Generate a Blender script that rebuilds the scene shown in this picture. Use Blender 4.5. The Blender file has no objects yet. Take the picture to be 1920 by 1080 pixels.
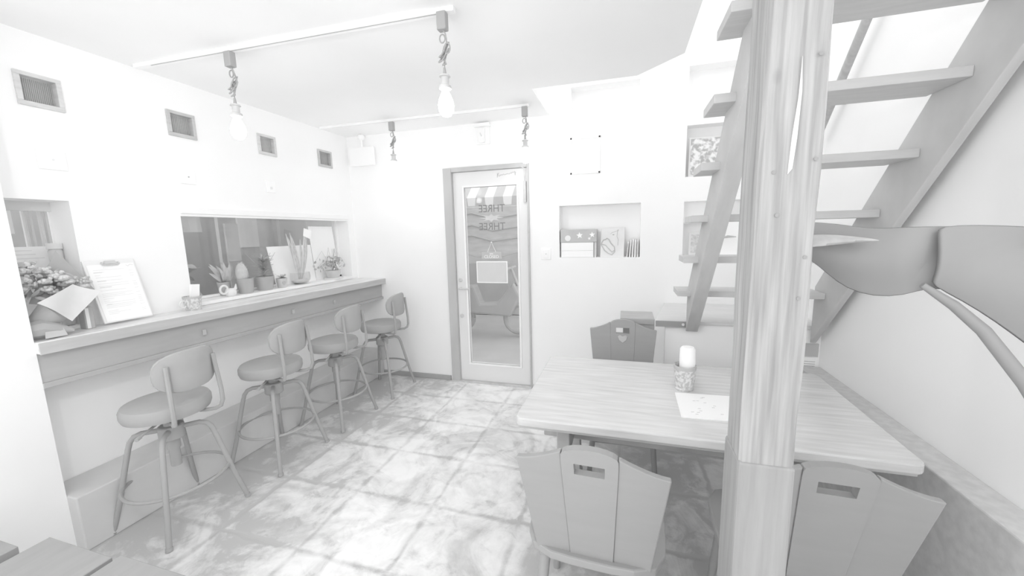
import bpy, bmesh, math, random
from mathutils import Vector, Matrix
random.seed(7)
PI = math.pi
SC = bpy.context.scene
COL = SC.collection

# ------------------------------------------------------------------ camera
F_PX = 715.0
yaw, pit, rol = math.radians(-16.5), math.radians(-8.3), math.radians(1.4)
fw = Vector((math.sin(yaw)*math.cos(pit), math.cos(yaw)*math.cos(pit), math.sin(pit)))
rt = Vector((math.cos(yaw), -math.sin(yaw), 0))
dn = fw.cross(rt)
r2 = math.cos(rol)*rt + math.sin(rol)*dn
d2 = -math.sin(rol)*rt + math.cos(rol)*dn
cd = bpy.data.cameras.new('camera'); cam = bpy.data.objects.new('camera', cd); COL.objects.link(cam)
cd.sensor_width = 36.0; cd.lens = F_PX/1920*36.0; cd.clip_start = .02
m3 = Matrix((r2, -d2, -fw)).transposed()
cam.matrix_world = Matrix.Translation((0, 0, 1.5)) @ m3.to_4x4()
SC.camera = cam

# ------------------------------------------------------------------ world, exposure
w = bpy.data.worlds.new('world'); SC.world = w; w.use_nodes = True
WORLD_STRENGTH = 0.82
w.node_tree.nodes['Background'].inputs[0].default_value = (1, 1, 1, 1)
w.node_tree.nodes['Background'].inputs[1].default_value = WORLD_STRENGTH
SC.view_settings.view_transform = 'Standard'
SC.view_settings.look = 'None'
SC.view_settings.gamma = 1
SC.view_settings.use_curve_mapping = False
SC.view_settings.exposure = 1.06
LAMP_W = 0.8
sd = bpy.data.lights.new('window_daylight', 'SUN'); sd.energy = 0.0
try:
    SC.cycles.max_bounces = 16; SC.cycles.diffuse_bounces = 12; SC.cycles.transparent_max_bounces = 16
    SC.cycles.use_denoising = True
except Exception: pass

# ------------------------------------------------------------------ materials
def lin(v):
    v = v/255.0
    return v/12.92 if v <= .04045 else ((v+.055)/1.055)**2.4
def mat(name, g, rough=.7, g2=None, scale=6.0, stretch=(1, 1, 1), bump=0.0, detail=6, lo=.35, hi=.65, spec=.3, k=.9, metal=0.0):
    """pale grey material; g, g2 are display greys (0-255) of the thing itself, mixed by a stretched noise"""
    m = bpy.data.materials.new(name); m.use_nodes = True
    nt = m.node_tree; N = nt.nodes; L = nt.links
    b = N['Principled BSDF']
    b.inputs['Roughness'].default_value = rough
    b.inputs['Specular IOR Level'].default_value = spec
    b.inputs['Metallic'].default_value = metal
    c1 = lin(g)*k
    if g2 is None: g2 = g*.985
    c2 = lin(g2)*k
    tc = N.new('ShaderNodeTexCoord'); mp = N.new('ShaderNodeMapping'); L.new(tc.outputs['Object'], mp.inputs[0])
    mp.inputs['Scale'].default_value = stretch
    nz = N.new('ShaderNodeTexNoise'); nz.inputs['Scale'].default_value = scale; nz.inputs['Detail'].default_value = detail
    L.new(mp.outputs[0], nz.inputs['Vector'])
    cr = N.new('ShaderNodeValToRGB')
    cr.color_ramp.elements[0].position = lo; cr.color_ramp.elements[1].position = hi
    cr.color_ramp.elements[0].color = (c1, c1, c1, 1); cr.color_ramp.elements[1].color = (c2, c2, c2, 1)
    L.new(nz.outputs['Fac'], cr.inputs[0]); L.new(cr.outputs[0], b.inputs['Base Color'])
    if bump:
        bp = N.new('ShaderNodeBump'); bp.inputs['Strength'].default_value = bump; bp.inputs['Distance'].default_value = .01
        L.new(nz.outputs['Fac'], bp.inputs['Height']); L.new(bp.outputs[0], b.inputs['Normal'])
    return m

PL = mat('white_plaster', 254, .9, 252, 3, bump=.05, spec=.1, k=.965)
CEIL = mat('ceiling_paint', 254, .9, 252, 2, spec=.1, k=.95)
PLD = mat('plinth_concrete', 228, .9, 220, 4, bump=.1, spec=.1)
DARKB = mat('black_fabric', 187, .9, 185, 20, spec=.05)
BLKM = mat('black_metal', 184, .6, 182, 20, spec=.15, k=0.9)
BLKL = mat('black_lacquered_wood', 188, .38, 185, 5, (1, 1, 6), spec=.2, k=0.74)
DWOOD = mat('dark_stained_wood', 200, .5, 186, 7, (1, 9, 1), spec=.3)
DWOODX = mat('dark_stained_wood_crosswise', 190, .5, 184, 7, (1, 7, 7), spec=.15, k=1.22)
SWOOD = mat('stringer_wood', 212, .6, 204, 6, (4, 1, 1), spec=.25)
CWOOD = mat('counter_wood', 250, .35, 226, 5, (7, .8, 7), bump=.05, spec=.5)
CEDGE = mat('counter_edge_wood', 210, .6, 200, 5, (7, .8, 7), spec=.15)
APR = mat('apron_wood', 196, .6, 192, 5, (7, .8, 7), spec=.1)
TWOOD = mat('table_wood', 238, .2, 216, 5, (.8, 9, 6), bump=.03, spec=.6, lo=.3, hi=.7)
TEDGE = mat('table_edge_wood', 214, .4, 200, 6, (1, 7, 7), spec=.4)
LAND = mat('landing_board_wood', 232, .5, 224, 5, (1, 7, 7), spec=.35)
WHT = mat('white_plastic', 255, .5, 254, 3, spec=.3, k=.96)
PAPER = mat('white_paper', 255, .8, 254, 3, spec=.1, k=.97)
OFFP = mat('off_white_board', 250, .8, 246, 3, spec=.1)
GRYL = mat('light_grey_paint', 238, .7, 232, 4, spec=.2)
FRM = mat('wooden_vent_frame', 232, .6, 218, 12, (1, 1, 4), spec=.2)
FRMD = mat('dark_wooden_vent_frame', 214, .6, 204, 12, (1, 1, 4), spec=.2)
VENT = mat('vent_mesh', 202, .7, 196, 30, spec=.2)
SLOT = mat('vent_slot', 184, .8, 182, 30, spec=.1)
INK = mat('printed_ink', 205, .8, 200, 20, spec=.1)
INKL = mat('faint_printed_ink', 247, .8, 243, 20, spec=.1)
INKD = mat('dark_ink', 188, .8, 184, 20, spec=.1)
DOORP = mat('door_painted_steel', 248, .5, 242, 1.5, (1, 1, .6), spec=.3)
DOORF = mat('door_frame_metal', 212, .5, 200, 5, (1, 1, .3), spec=.3)
TRIMW = mat('white_glazing_bead', 253, .5, 252, 3, spec=.3, k=.95)
BRASS = mat('pale_brass_socket', 232, .35, 214, 15, spec=.5)
CHROME = mat('brushed_metal', 224, .3, 206, 15, spec=.6)
LEAFD = mat('dark_leaf', 190, .5, 186, 5, (1, 5, 1), spec=.1, k=0.62)
LEAFM = mat('mid_grey_leaf', 212, .5, 196, 14, spec=.3)
LEAFL = mat('light_leaf', 226, .5, 200, 20, spec=.3, k=0.72)
KRAFT = mat('kraft_paper', 232, .8, 222, 6, bump=.2, spec=.1)
KRAFTD = mat('dark_wrapping_paper', 194, .8, 186, 6, bump=.1, spec=.1)
FLOW = mat('dried_flower_heads', 232, .9, 196, 40, spec=.1, lo=.4, hi=.6)
POTD = mat('dark_pot', 192, .5, 186, 8, spec=.3)
POTM = mat('grey_glazed_pot', 222, .4, 212, 10, spec=.4)
CERW = mat('white_ceramic', 246, .3, 240, 8, spec=.4)
CACT = mat('cactus_skin', 216, .8, 206, 40, spec=.1)
SOIL = mat('dark_soil', 188, .9, 184, 40, spec=.1)
BACKD = mat('dark_backdrop', 210, .8, 204, 3, spec=.1)
BACKM = mat('grey_backdrop', 226, .8, 216, 4, spec=.1)
BACKL = mat('light_backdrop', 246, .8, 238, 5, spec=.1)
BAND = mat('patterned_cup_glaze', 234, .4, 200, 70, (1, 1, 1), spec=.4, lo=.45, hi=.55)
PHOTO = mat('photo_print', 250, .6, 190, 28, spec=.2, lo=.42, hi=.58)
SLATE = mat('dark_bench_slats', 192, .5, 186, 5, (6, 1, 1), spec=.3, k=0.72)
CORD = mat('black_cord', 188, .6, 185, 10, spec=.2)

def post_material():
    m = mat('weathered_post_wood', 236, .8, 196, 7, (9, 9, .45), bump=.3, spec=.1, lo=.3, hi=.7, detail=10, k=.58)
    nt = m.node_tree; N = nt.nodes; L = nt.links
    b = N['Principled BSDF']
    src = b.inputs['Base Color'].links[0].from_socket
    tc = N.new('ShaderNodeTexCoord')
    # knots and nail holes
    mp = N.new('ShaderNodeMapping'); mp.inputs['Scale'].default_value = (1, 1, .55); L.new(tc.outputs['Object'], mp.inputs[0])
    vo = N.new('ShaderNodeTexVoronoi'); vo.inputs['Scale'].default_value = 9; L.new(mp.outputs[0], vo.inputs['Vector'])
    cr = N.new('ShaderNodeValToRGB'); cr.color_ramp.elements[0].position = .06; cr.color_ramp.elements[1].position = .12
    cr.color_ramp.elements[0].color = (.72, .72, .72, 1); cr.color_ramp.elements[1].color = (1, 1, 1, 1)
    L.new(vo.outputs['Distance'], cr.inputs[0])
    # long dark grain streaks
    mp2 = N.new('ShaderNodeMapping'); mp2.inputs['Scale'].default_value = (60, 60, 1.1); L.new(tc.outputs['Object'], mp2.inputs[0])
    n2 = N.new('ShaderNodeTexNoise'); n2.inputs['Scale'].default_value = 1.6; n2.inputs['Detail'].default_value = 4; L.new(mp2.outputs[0], n2.inputs['Vector'])
    cr2 = N.new('ShaderNodeValToRGB'); cr2.color_ramp.elements[0].position = .36; cr2.color_ramp.elements[1].position = .52
    cr2.color_ramp.elements[0].color = (.84, .84, .84, 1); cr2.color_ramp.elements[1].color = (1, 1, 1, 1)
    L.new(n2.outputs['Fac'], cr2.inputs[0])
    a = N.new('ShaderNodeMixRGB'); a.blend_type = 'MULTIPLY'; a.inputs[0].default_value = 1
    L.new(src, a.inputs[1]); L.new(cr.outputs[0], a.inputs[2])
    c = N.new('ShaderNodeMixRGB'); c.blend_type = 'MULTIPLY'; c.inputs[0].default_value = 1
    L.new(a.outputs[0], c.inputs[1]); L.new(cr2.outputs[0], c.inputs[2])
    L.new(c.outputs[0], b.inputs['Base Color'])
    return m
POST = post_material()

def floor_material():
    m = bpy.data.materials.new('worn_concrete_tiles'); m.use_nodes = True
    nt = m.node_tree; N = nt.nodes; L = nt.links
    b = N['Principled BSDF']; b.inputs['Roughness'].default_value = .55; b.inputs['Specular IOR Level'].default_value = .25
    tc = N.new('ShaderNodeTexCoord')
    def math_(op, a, c=None, cl=False):
        n = N.new('ShaderNodeMath'); n.operation = op; n.use_clamp = cl
        for i, v in enumerate((a, c)):
            if v is None: continue
            if isinstance(v, (int, float)): n.inputs[i].default_value = v
            else: L.new(v, n.inputs[i])
        return n.outputs[0]
    sp = N.new('ShaderNodeSeparateXYZ')
    # jittered coordinates so the joints wander and crumble
    nj = N.new('ShaderNodeTexNoise'); nj.inputs['Scale'].default_value = 9; nj.inputs['Detail'].default_value = 4; L.new(tc.outputs['Object'], nj.inputs['Vector'])
    vm = N.new('ShaderNodeVectorMath'); vm.operation = 'MULTIPLY_ADD'
    vm.inputs[1].default_value = (.035, .035, 0)
    L.new(nj.outputs['Color'], vm.inputs[0]); L.new(tc.outputs['Object'], vm.inputs[2]); L.new(vm.outputs[0], sp.inputs[0])
    def joint(s, off, size):
        a = math_('ADD', s, off); a = math_('DIVIDE', a, size); a = math_('FRACT', a)
        a = math_('SUBTRACT', a, .5); a = math_('ABSOLUTE', a); a = math_('SUBTRACT', .5, a)
        return math_('MULTIPLY', a, size)
    jx = joint(sp.outputs[0], 10.0-.0175, .5); jy = joint(sp.outputs[1], 43.56+.0-.02-1.28+.44*0, .44)
    j = math_('MINIMUM', jx, jy)
    wj = N.new('ShaderNodeTexNoise'); wj.inputs['Scale'].default_value = 4; L.new(tc.outputs['Object'], wj.inputs['Vector'])
    wid = math_('MULTIPLY', wj.outputs['Fac'], .034)
    jm = math_('DIVIDE', j, wid); jm = math_('SUBTRACT', 1.25, jm, True)
    def noise(sc, lo, hi, det=8, dist=0.0, st=(1, 1, 1)):
        mp = N.new('ShaderNodeMapping'); mp.inputs['Scale'].default_value = st; L.new(tc.outputs['Object'], mp.inputs[0])
        n = N.new('ShaderNodeTexNoise'); n.inputs['Scale'].default_value = sc; n.inputs['Detail'].default_value = det
        n.inputs['Distortion'].default_value = dist; n.inputs['Roughness'].default_value = .62
        L.new(mp.outputs[0], n.inputs['Vector'])
        r = N.new('ShaderNodeMapRange'); r.inputs[1].default_value = lo; r.inputs[2].default_value = hi
        L.new(n.outputs['Fac'], r.inputs[0]); return r.outputs[0]
    blot = noise(2.6, .42, .60, 10, .9)
    fine = noise(14, .35, .7, 8, .3)
    spk = noise(60, .6, .72, 3)
    # shade painted in: aisle paler, strips beside the counter and below the table darker
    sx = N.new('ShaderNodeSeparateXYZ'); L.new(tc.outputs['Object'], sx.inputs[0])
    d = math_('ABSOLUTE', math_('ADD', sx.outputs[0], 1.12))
    side_shade = N.new('ShaderNodeMapRange'); side_shade.inputs[1].default_value = .28; side_shade.inputs[2].default_value = 1.0
    L.new(math_('ADD', d, math_('MULTIPLY', math_('SUBTRACT', nj.outputs['Fac'], .5), .5)), side_shade.inputs[0])
    dark = math_('MULTIPLY', side_shade.outputs[0], .5)
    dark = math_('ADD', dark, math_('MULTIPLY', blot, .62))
    patch = noise(6.5, .52, .62, 9, 1.2)
    dark = math_('ADD', dark, math_('MULTIPLY', patch, .28))
    dark = math_('ADD', dark, math_('MULTIPLY', fine, .22))
    dark = math_('ADD', dark, math_('MULTIPLY', math_('MULTIPLY', jm, noise(5, .3, .6)), .55))
    dark = math_('ADD', dark, math_('MULTIPLY', spk, .10))
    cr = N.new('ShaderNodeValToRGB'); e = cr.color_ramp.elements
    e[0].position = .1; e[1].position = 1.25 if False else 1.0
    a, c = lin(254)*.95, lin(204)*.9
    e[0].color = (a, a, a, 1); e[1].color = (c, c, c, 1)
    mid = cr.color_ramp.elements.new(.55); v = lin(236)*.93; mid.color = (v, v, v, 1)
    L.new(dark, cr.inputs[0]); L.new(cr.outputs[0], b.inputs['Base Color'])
    h = math_('SUBTRACT', math_('MULTIPLY', fine, .3), jm)
    bp = N.new('ShaderNodeBump'); bp.inputs['Strength'].default_value = .35; bp.inputs['Distance'].default_value = .006
    L.new(h, bp.inputs['Height']); L.new(bp.outputs[0], b.inputs['Normal'])
    return m
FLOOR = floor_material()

def glass_material(name, refl=.5, tint=.97):
    m = bpy.data.materials.new(name); m.use_nodes = True
    nt = m.node_tree; N = nt.nodes; L = nt.links; N.clear()
    o = N.new('ShaderNodeOutputMaterial'); t = N.new('ShaderNodeBsdfTransparent'); g = N.new('ShaderNodeBsdfGlossy')
    t.inputs[0].default_value = (tint, tint, tint, 1)
    g.inputs['Roughness'].default_value = .02; g.inputs[0].default_value = (.9, .9, .9, 1)
    f = N.new('ShaderNodeLayerWeight'); f.inputs[0].default_value = .12
    mu = N.new('ShaderNodeMath'); mu.operation = 'MULTIPLY'; mu.inputs[1].default_value = refl; L.new(f.outputs['Facing'], mu.inputs[0])
    x = N.new('ShaderNodeMixShader'); L.new(mu.outputs[0], x.inputs[0]); L.new(t.outputs[0], x.inputs[1]); L.new(g.outputs[0], x.inputs[2])
    L.new(x.outputs[0], o.inputs[0]); return m
GLASS = glass_material('window_glass'); BOWLG = glass_material('clear_glass', .9, .95)
BOWLG2 = glass_material('bulb_glass', .5, .98)

def emis(name, s):
    m = bpy.data.materials.new(name); m.use_nodes = True
    b = m.node_tree.nodes['Principled BSDF']; b.inputs['Base Color'].default_value = (.9, .9, .9, 1)
    b.inputs['Emission Color'].default_value = (1, 1, 1, 1); b.inputs['Emission Strength'].default_value = s
    return m
BULB = emis('lit_bulb', 3.0)

# ------------------------------------------------------------------ mesh helpers
class MB:
    def __init__(s): s.bm = bmesh.new()
    def face(s, pts):
        vs = [s.bm.verts.new(p) for p in pts]
        return s.bm.faces.new(vs)
    def box(s, x0, y0, z0, x1, y1, z1):
        v = [s.bm.verts.new(p) for p in ((x0,y0,z0),(x1,y0,z0),(x1,y1,z0),(x0,y1,z0),(x0,y0,z1),(x1,y0,z1),(x1,y1,z1),(x0,y1,z1))]
        for f in ((0,3,2,1),(4,5,6,7),(0,1,5,4),(1,2,6,5),(2,3,7,6),(3,0,4,7)): s.bm.faces.new([v[i] for i in f])
        return s
    def prism(s, pts, vec):
        """polygon pts (3-D, planar) extruded by vec"""
        vec = Vector(vec); a = [s.bm.verts.new(p) for p in pts]; b = [s.bm.verts.new(Vector(p)+vec) for p in pts]
        n = len(pts); s.bm.faces.new(a[::-1]); s.bm.faces.new(b)
        for i in range(n): s.bm.faces.new((a[i], a[(i+1) % n], b[(i+1) % n], b[i]))
        return s
    def tube(s, pts, r, seg=10, cap=True):
        pts = [Vector(p) for p in pts]; rings = []
        rr = r if isinstance(r, (list, tuple)) else [r]*len(pts)
        up = None
        for i, p in enumerate(pts):
            d = (pts[min(i+1, len(pts)-1)]-pts[max(i-1, 0)]).normalized()
            if up is None: up = d.orthogonal().normalized()
            else:
                up = (up - d*up.dot(d)); up = up.normalized() if up.length > 1e-6 else d.orthogonal().normalized()
            q = d.cross(up)
            rings.append([s.bm.verts.new(p + (up*math.cos(2*PI*k/seg)+q*math.sin(2*PI*k/seg))*rr[i]) for k in range(seg)])
        for a, b in zip(rings, rings[1:]):
            for k in range(seg): s.bm.faces.new((a[k], a[(k+1) % seg], b[(k+1) % seg], b[k]))
        if cap: s.bm.faces.new(rings[0][::-1]); s.bm.faces.new(rings[-1])
        return s
    def loop(s, pts, r, seg=8):
        pts = [Vector(p) for p in pts]; n = len(pts); c = sum(pts, Vector())/n; rings = []
        for i, p in enumerate(pts):
            d = (pts[(i+1) % n]-pts[i-1]).normalized(); o = (p-c); o = (o-d*o.dot(d)).normalized(); q = d.cross(o)
            rings.append([s.bm.verts.new(p+(o*math.cos(2*PI*k/seg)+q*math.sin(2*PI*k/seg))*r) for k in range(seg)])
        for i in range(n):
            a, b = rings[i], rings[(i+1) % n]
            for k in range(seg): s.bm.faces.new((a[k], a[(k+1) % seg], b[(k+1) % seg], b[k]))
        return s
    def lathe(s, prof, c=(0, 0, 0), seg=24, cap0=True, cap1=True, sx=1, sy=1):
        rings = [[s.bm.verts.new((c[0]+r*sx*math.cos(2*PI*k/seg), c[1]+r*sy*math.sin(2*PI*k/seg), c[2]+z)) for k in range(seg)] for r, z in prof]
        for a, b in zip(rings, rings[1:]):
            for k in range(seg): s.bm.faces.new((a[k], a[(k+1) % seg], b[(k+1) % seg], b[k]))
        if cap0: s.bm.faces.new(rings[0][::-1])
        if cap1: s.bm.faces.new(rings[-1])
        return s
    def ball(s, c, rx, ry=None, rz=None, seg=12, rings=8):
        ry = ry or rx; rz = rz or rx
        prof = [(math.sin(PI*i/rings), -math.cos(PI*i/rings)*rz) for i in range(rings+1)]
        prof[0] = (.02, -rz); prof[-1] = (.02, rz)
        return s.lathe([(p, z) for p, z in prof], c, seg, True, True, rx, ry)
    def sheet(s, grid, th=0.0):
        """grid[i][j] of points; given thickness along the vertex normals"""
        R, C_ = len(grid), len(grid[0])
        top = [[s.bm.verts.new(p) for p in row] for row in grid]
        if not th:
            for i in range(R-1):
                for j in range(C_-1): s.bm.faces.new((top[i][j], top[i+1][j], top[i+1][j+1], top[i][j+1]))
            return s
        bot = []
        for i in range(R):
            row = []
            for j in range(C_):
                a = Vector(grid[min(i+1, R-1)][j])-Vector(grid[max(i-1, 0)][j]); b = Vector(grid[i][min(j+1, C_-1)])-Vector(grid[i][max(j-1, 0)])
                n = a.cross(b); n = n.normalized() if n.length > 1e-9 else Vector((0, 0, 1))
                row.append(s.bm.verts.new(Vector(grid[i][j])-n*th))
            bot.append(row)
        for i in range(R-1):
            for j in range(C_-1):
                s.bm.faces.new((top[i][j], top[i+1][j], top[i+1][j+1], top[i][j+1]))
                s.bm.faces.new((bot[i][j], bot[i][j+1], bot[i+1][j+1], bot[i+1][j]))
        for i in range(R-1):
            s.bm.faces.new((top[i][0], bot[i][0], bot[i+1][0], top[i+1][0])); s.bm.faces.new((top[i][-1], top[i+1][-1], bot[i+1][-1], bot[i][-1]))
        for j in range(C_-1):
            s.bm.faces.new((top[0][j], top[0][j+1], bot[0][j+1], bot[0][j])); s.bm.faces.new((top[-1][j], bot[-1][j], bot[-1][j+1], top[-1][j+1]))
        return s
    def xf(s, M): bmesh.ops.transform(s.bm, matrix=M, verts=s.bm.verts); return s
    def build(s, name, m, parent=None, bevel=0.0, smooth=False, seg=2, sub=0):
        me = bpy.data.meshes.new(name)
        if parent is not None:
            bmesh.ops.translate(s.bm, verts=s.bm.verts, vec=-origin(parent))
        bmesh.ops.recalc_face_normals(s.bm, faces=s.bm.faces)
        if smooth:
            for f in s.bm.faces: f.smooth = True
            for e in s.bm.edges:
                if len(e.link_faces) == 2 and e.calc_face_angle(0) > math.radians(38): e.smooth = False
        s.bm.to_mesh(me); s.bm.free(); me.materials.append(m)
        o = bpy.data.objects.new(name, me); COL.objects.link(o)
        if parent is not None: o.parent = parent
        if sub:
            d = o.modifiers.new('subsurf', 'SUBSURF'); d.levels = sub; d.render_levels = sub
        if bevel:
            d = o.modifiers.new('bevel', 'BEVEL'); d.width = bevel; d.segments = seg; d.limit_method = 'ANGLE'
        return o
def origin(p):
    v = Vector(p.location)
    while p.parent: p = p.parent; v += Vector(p.location)
    return v
def tag(o, label=None, cat=None, group=None, kind=None):
    if label: o['label'] = label
    if cat: o['category'] = cat
    if group: o['group'] = group
    if kind: o['kind'] = kind
    return o
def thing(name, loc, label, cat, group=None):
    o = bpy.data.objects.new(name, None); COL.objects.link(o); o.location = loc; o.empty_display_size = .05
    return tag(o, label, cat, group)
def struct(o): o['kind'] = 'structure'; return o
def box(*a): return MB().box(*a)
def copy_tree(o, parent=None):
    c = o.copy(); COL.objects.link(c); c.parent = parent
    for ch in [x for x in bpy.data.objects if x.parent == o]: copy_tree(ch, c)
    return c
def text_mesh(name, s, size, m, parent, loc, rot, mirror=False, ext=.0006, align='CENTER', kind=None, sx=1.0):
    cu = bpy.data.curves.new(name, 'FONT'); cu.body = s; cu.size = size; cu.extrude = ext; cu.align_x = align; cu.align_y = 'CENTER'
    t = bpy.data.objects.new(name, cu); COL.objects.link(t)
    dg = bpy.context.evaluated_depsgraph_get(); me = bpy.data.meshes.new_from_object(t.evaluated_get(dg))
    bpy.data.objects.remove(t)
    M = Matrix.Translation(Vector(loc)-(origin(parent) if parent is not None else Vector())) @ rot.to_4x4() @ Matrix.Diagonal((-sx if mirror else sx, 1, 1, 1))
    me.transform(M)
    if mirror: me.flip_normals()
    me.materials.clear(); me.materials.append(m)
    o = bpy.data.objects.new(name, me); COL.objects.link(o)
    if parent is not None: o.parent = parent
    return o
RXZ = Matrix.Rotation(PI/2, 3, 'X')          # text stands in the xz plane and faces -y

# ------------------------------------------------------------------ the room
XL, XN, XP, XR, YF, ZC = -2.75, -2.57, -2.50, 1.21, 3.45, 2.50
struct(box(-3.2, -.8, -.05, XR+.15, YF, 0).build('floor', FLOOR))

def wall_with_holes(name, axis, val, a0, a1, z0, z1, holes, th, m):
    """wall slab: axis 'x' -> plane x=val, spans y a0..a1; thickness th away from the room"""
    us = sorted({a0, a1, *[h[0] for h in holes], *[h[1] for h in holes]}); zs = sorted({z0, z1, *[h[2] for h in holes], *[h[3] for h in holes]})
    mb = MB(); bm = mb.bm; vd = {}
    def V(i, j, k):
        if (i, j, k) not in vd:
            u, z = us[i], zs[j]; t = val+th*k
            vd[(i, j, k)] = bm.verts.new((t, u, z) if axis == 'x' else (u, t, z))
        return vd[(i, j, k)]
    solid = {(i, j): not any(h[0] <= (us[i]+us[i+1])/2 <= h[1] and h[2] <= (zs[j]+zs[j+1])/2 <= h[3] for h in holes)
             for i in range(len(us)-1) for j in range(len(zs)-1)}
    for (i, j), ok in solid.items():
        if not ok: continue
        for k in (0, 1): bm.faces.new((V(i, j, k), V(i+1, j, k), V(i+1, j+1, k), V(i, j+1, k)))
        for di, dj, e in ((-1, 0, ((i, j), (i, j+1))), (1, 0, ((i+1, j), (i+1, j+1))), (0, -1, ((i, j), (i+1, j))), (0, 1, ((i, j+1), (i+1, j+1)))):
            if not solid.get((i+di, j+dj), False):
                (p, q), (r, s_) = e
                bm.faces.new((V(p, q, 0), V(r, s_, 0), V(r, s_, 1), V(p, q, 1)))
    return struct(mb.build(name, m))

VENTS = [(1.175, 1.335), (1.80, 1.965), (2.42, 2.58), (3.03, 3.205)]
VZ = (2.155, 2.31)
wl = wall_with_holes('wall_left', 'x', XL, 1.0, YF+.2, 0, ZC, [(1.03, 1.288, 1.06, 1.715), (1.80, 3.365, 1.06, 1.70)]+[(a+.012, b-.012, VZ[0]+.012, VZ[1]-.012) for a, b in VENTS], -.20, PL)
struct(box(-3.0, .1, 0, XN, 1.0, ZC).build('wall_left_near', PL))
wf = wall_with_holes('wall_far', 'y', YF, -2.95, XR+.15, 0, 4.4,
    [(-1.675, -.84, 0, 2.115), (-.565, .127, 1.263, 1.722), (-.46, .10, 2.522, 2.70), (.462, .80, 2.49, 2.745), (.462, .80, 1.91, 2.305), (.462, 1.08, 1.262, 1.715)], .12, PL)
struct(box(-.60, YF+.12, 1.22, .16, YF+.14, 1.76).build('wall_far_niche_back', PL))
struct(box(-.50, YF+.12, 2.48, 1.12, YF+.14, 2.78).build('wall_far_niche_back', PL))
struct(box(.43, YF+.12, 1.88, .84, YF+.14, 2.34).build('wall_far_niche_back', PL))
struct(box(.43, YF+.12, 1.22, 1.12, YF+.14, 1.76).build('wall_far_niche_back', PL))
struct(box(XR, .5, 0, XR+.15, YF, 4.4).build('wall_right', PL))
# ceiling with the stair void cut out of it
mb = MB(); mb.prism([(-3.0, -.1, ZC), (XR, -.1, ZC), (XR, .62, ZC), (.315, .62, ZC), (.315, 2.565, ZC), (.06, 2.815, ZC), (-.65, 2.80, ZC), (-.65, YF, ZC), (-3.0, YF, ZC)], (0, 0, .22))
struct(mb.build('ceiling', CEIL))
struct(box(-.80, 2.80, ZC+.22, -.65, YF, 4.4).build('wall_void_side', PL))
# concrete kerbs at the foot of the side walls
struct(box(XL, 1.0, 0, XP, YF, .288).build('baseboard_left', PLD, bevel=.006))
struct(box(1.09, .5, 0, XR, 2.78, .605).build('baseboard_right', mat('right_kerb_plaster', 228, .9, 216, 30, spec=.1), bevel=.006))
struct(box(XP, YF-.018, 0, -1.70, YF, .048).build('baseboard_far', DARKB, bevel=.003))
struct(box(-.83, YF-.006, 0, .2, YF, .03).build('baseboard_far_right', GRYL))

# ------------------------------------------------------------------ windows in the left wall
def sill(name, y0, y1, z):
    return struct(box(XL-.20, y0, 1.06, XL+.012, y1, z).build(name, TRIMW, bevel=.003))
w2 = box(XL-.175, 1.80, 1.70-.03, XL-.14, 3.365, 1.70)
w2.box(XL-.175, 1.80, 1.085, XL-.14, 1.82, 1.67).box(XL-.175, 3.345, 1.085, XL-.14, 3.365, 1.67).box(XL-.175, 1.80, 1.085, XL-.14, 3.365, 1.10)
struct(w2.build('window_2', TRIMW)); 
ws = MB(); ws.box(XL-.02, 1.80, 1.672, XL+.014, 3.375, 1.712)
ws.box(XL-.02, 1.80, 1.655, XL+.004, 3.365, 1.672)
struct(ws.build('trim_1', TRIMW, bevel=.002))
struct(box(XL-.16, 1.82, 1.10, XL-.156, 3.345, 1.67).build('window_pane_2', GLASS))
sill('trim_2', 1.80, 3.365, 1.083)
struct(box(XL-.19, 1.03, 1.06, XL-.16, 1.288, 1.075).box(XL-.19, 1.03, 1.668, XL-.16, 1.288, 1.715).build('window_1', GRYL))
struct(box(XL-.178, 1.03, 1.07, XL-.174, 1.288, 1.68).build('window_pane_1', GLASS))

# vents in wooden frames and small plates on the left wall
lab = ['slotted vent in a wooden frame, nearest the left edge of the photo', 'wooden framed dark mesh vent, second along the left wall, above the clipboard side',
       'pale framed mesh vent, third along the left wall behind the hanging bulb', 'small framed mesh vent on the left wall nearest the far corner']
for i, (a, b) in enumerate(VENTS):
    t = thing('wall_vent', (XL, (a+b)/2, VZ[0]), lab[i], 'vent', 'framed vents along the left wall')
    f = MB(); x0, x1 = XL-.03, XL+.012
    f.box(x0, a, VZ[0], x1, b, VZ[0]+.022).box(x0, a, VZ[1]-.018, x1, b, VZ[1]).box(x0, a, VZ[0]+.022, x1, a+.02, VZ[1]-.018).box(x0, b-.02, VZ[0]+.022, x1, b, VZ[1]-.018)
    f.build('frame', FRM if i in (0, 2) else FRMD, t, bevel=.002)
    box(XL-.034, a+.018, VZ[0]+.018, XL-.022, b-.018, VZ[1]-.016).build('mesh_panel', VENT if i != 2 else FRMD, t)
    s = MB()
    n = 17 if i == 0 else 12
    for k in range(n):
        y = a+.026+(b-a-.052)*k/(n-1)
        s.box(XL-.022, y-.0022, VZ[0]+.026, XL-.0195, y+.0022, VZ[1]-.024)
    s.build('slats', SLOT if i != 2 else VENT, t)
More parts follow.
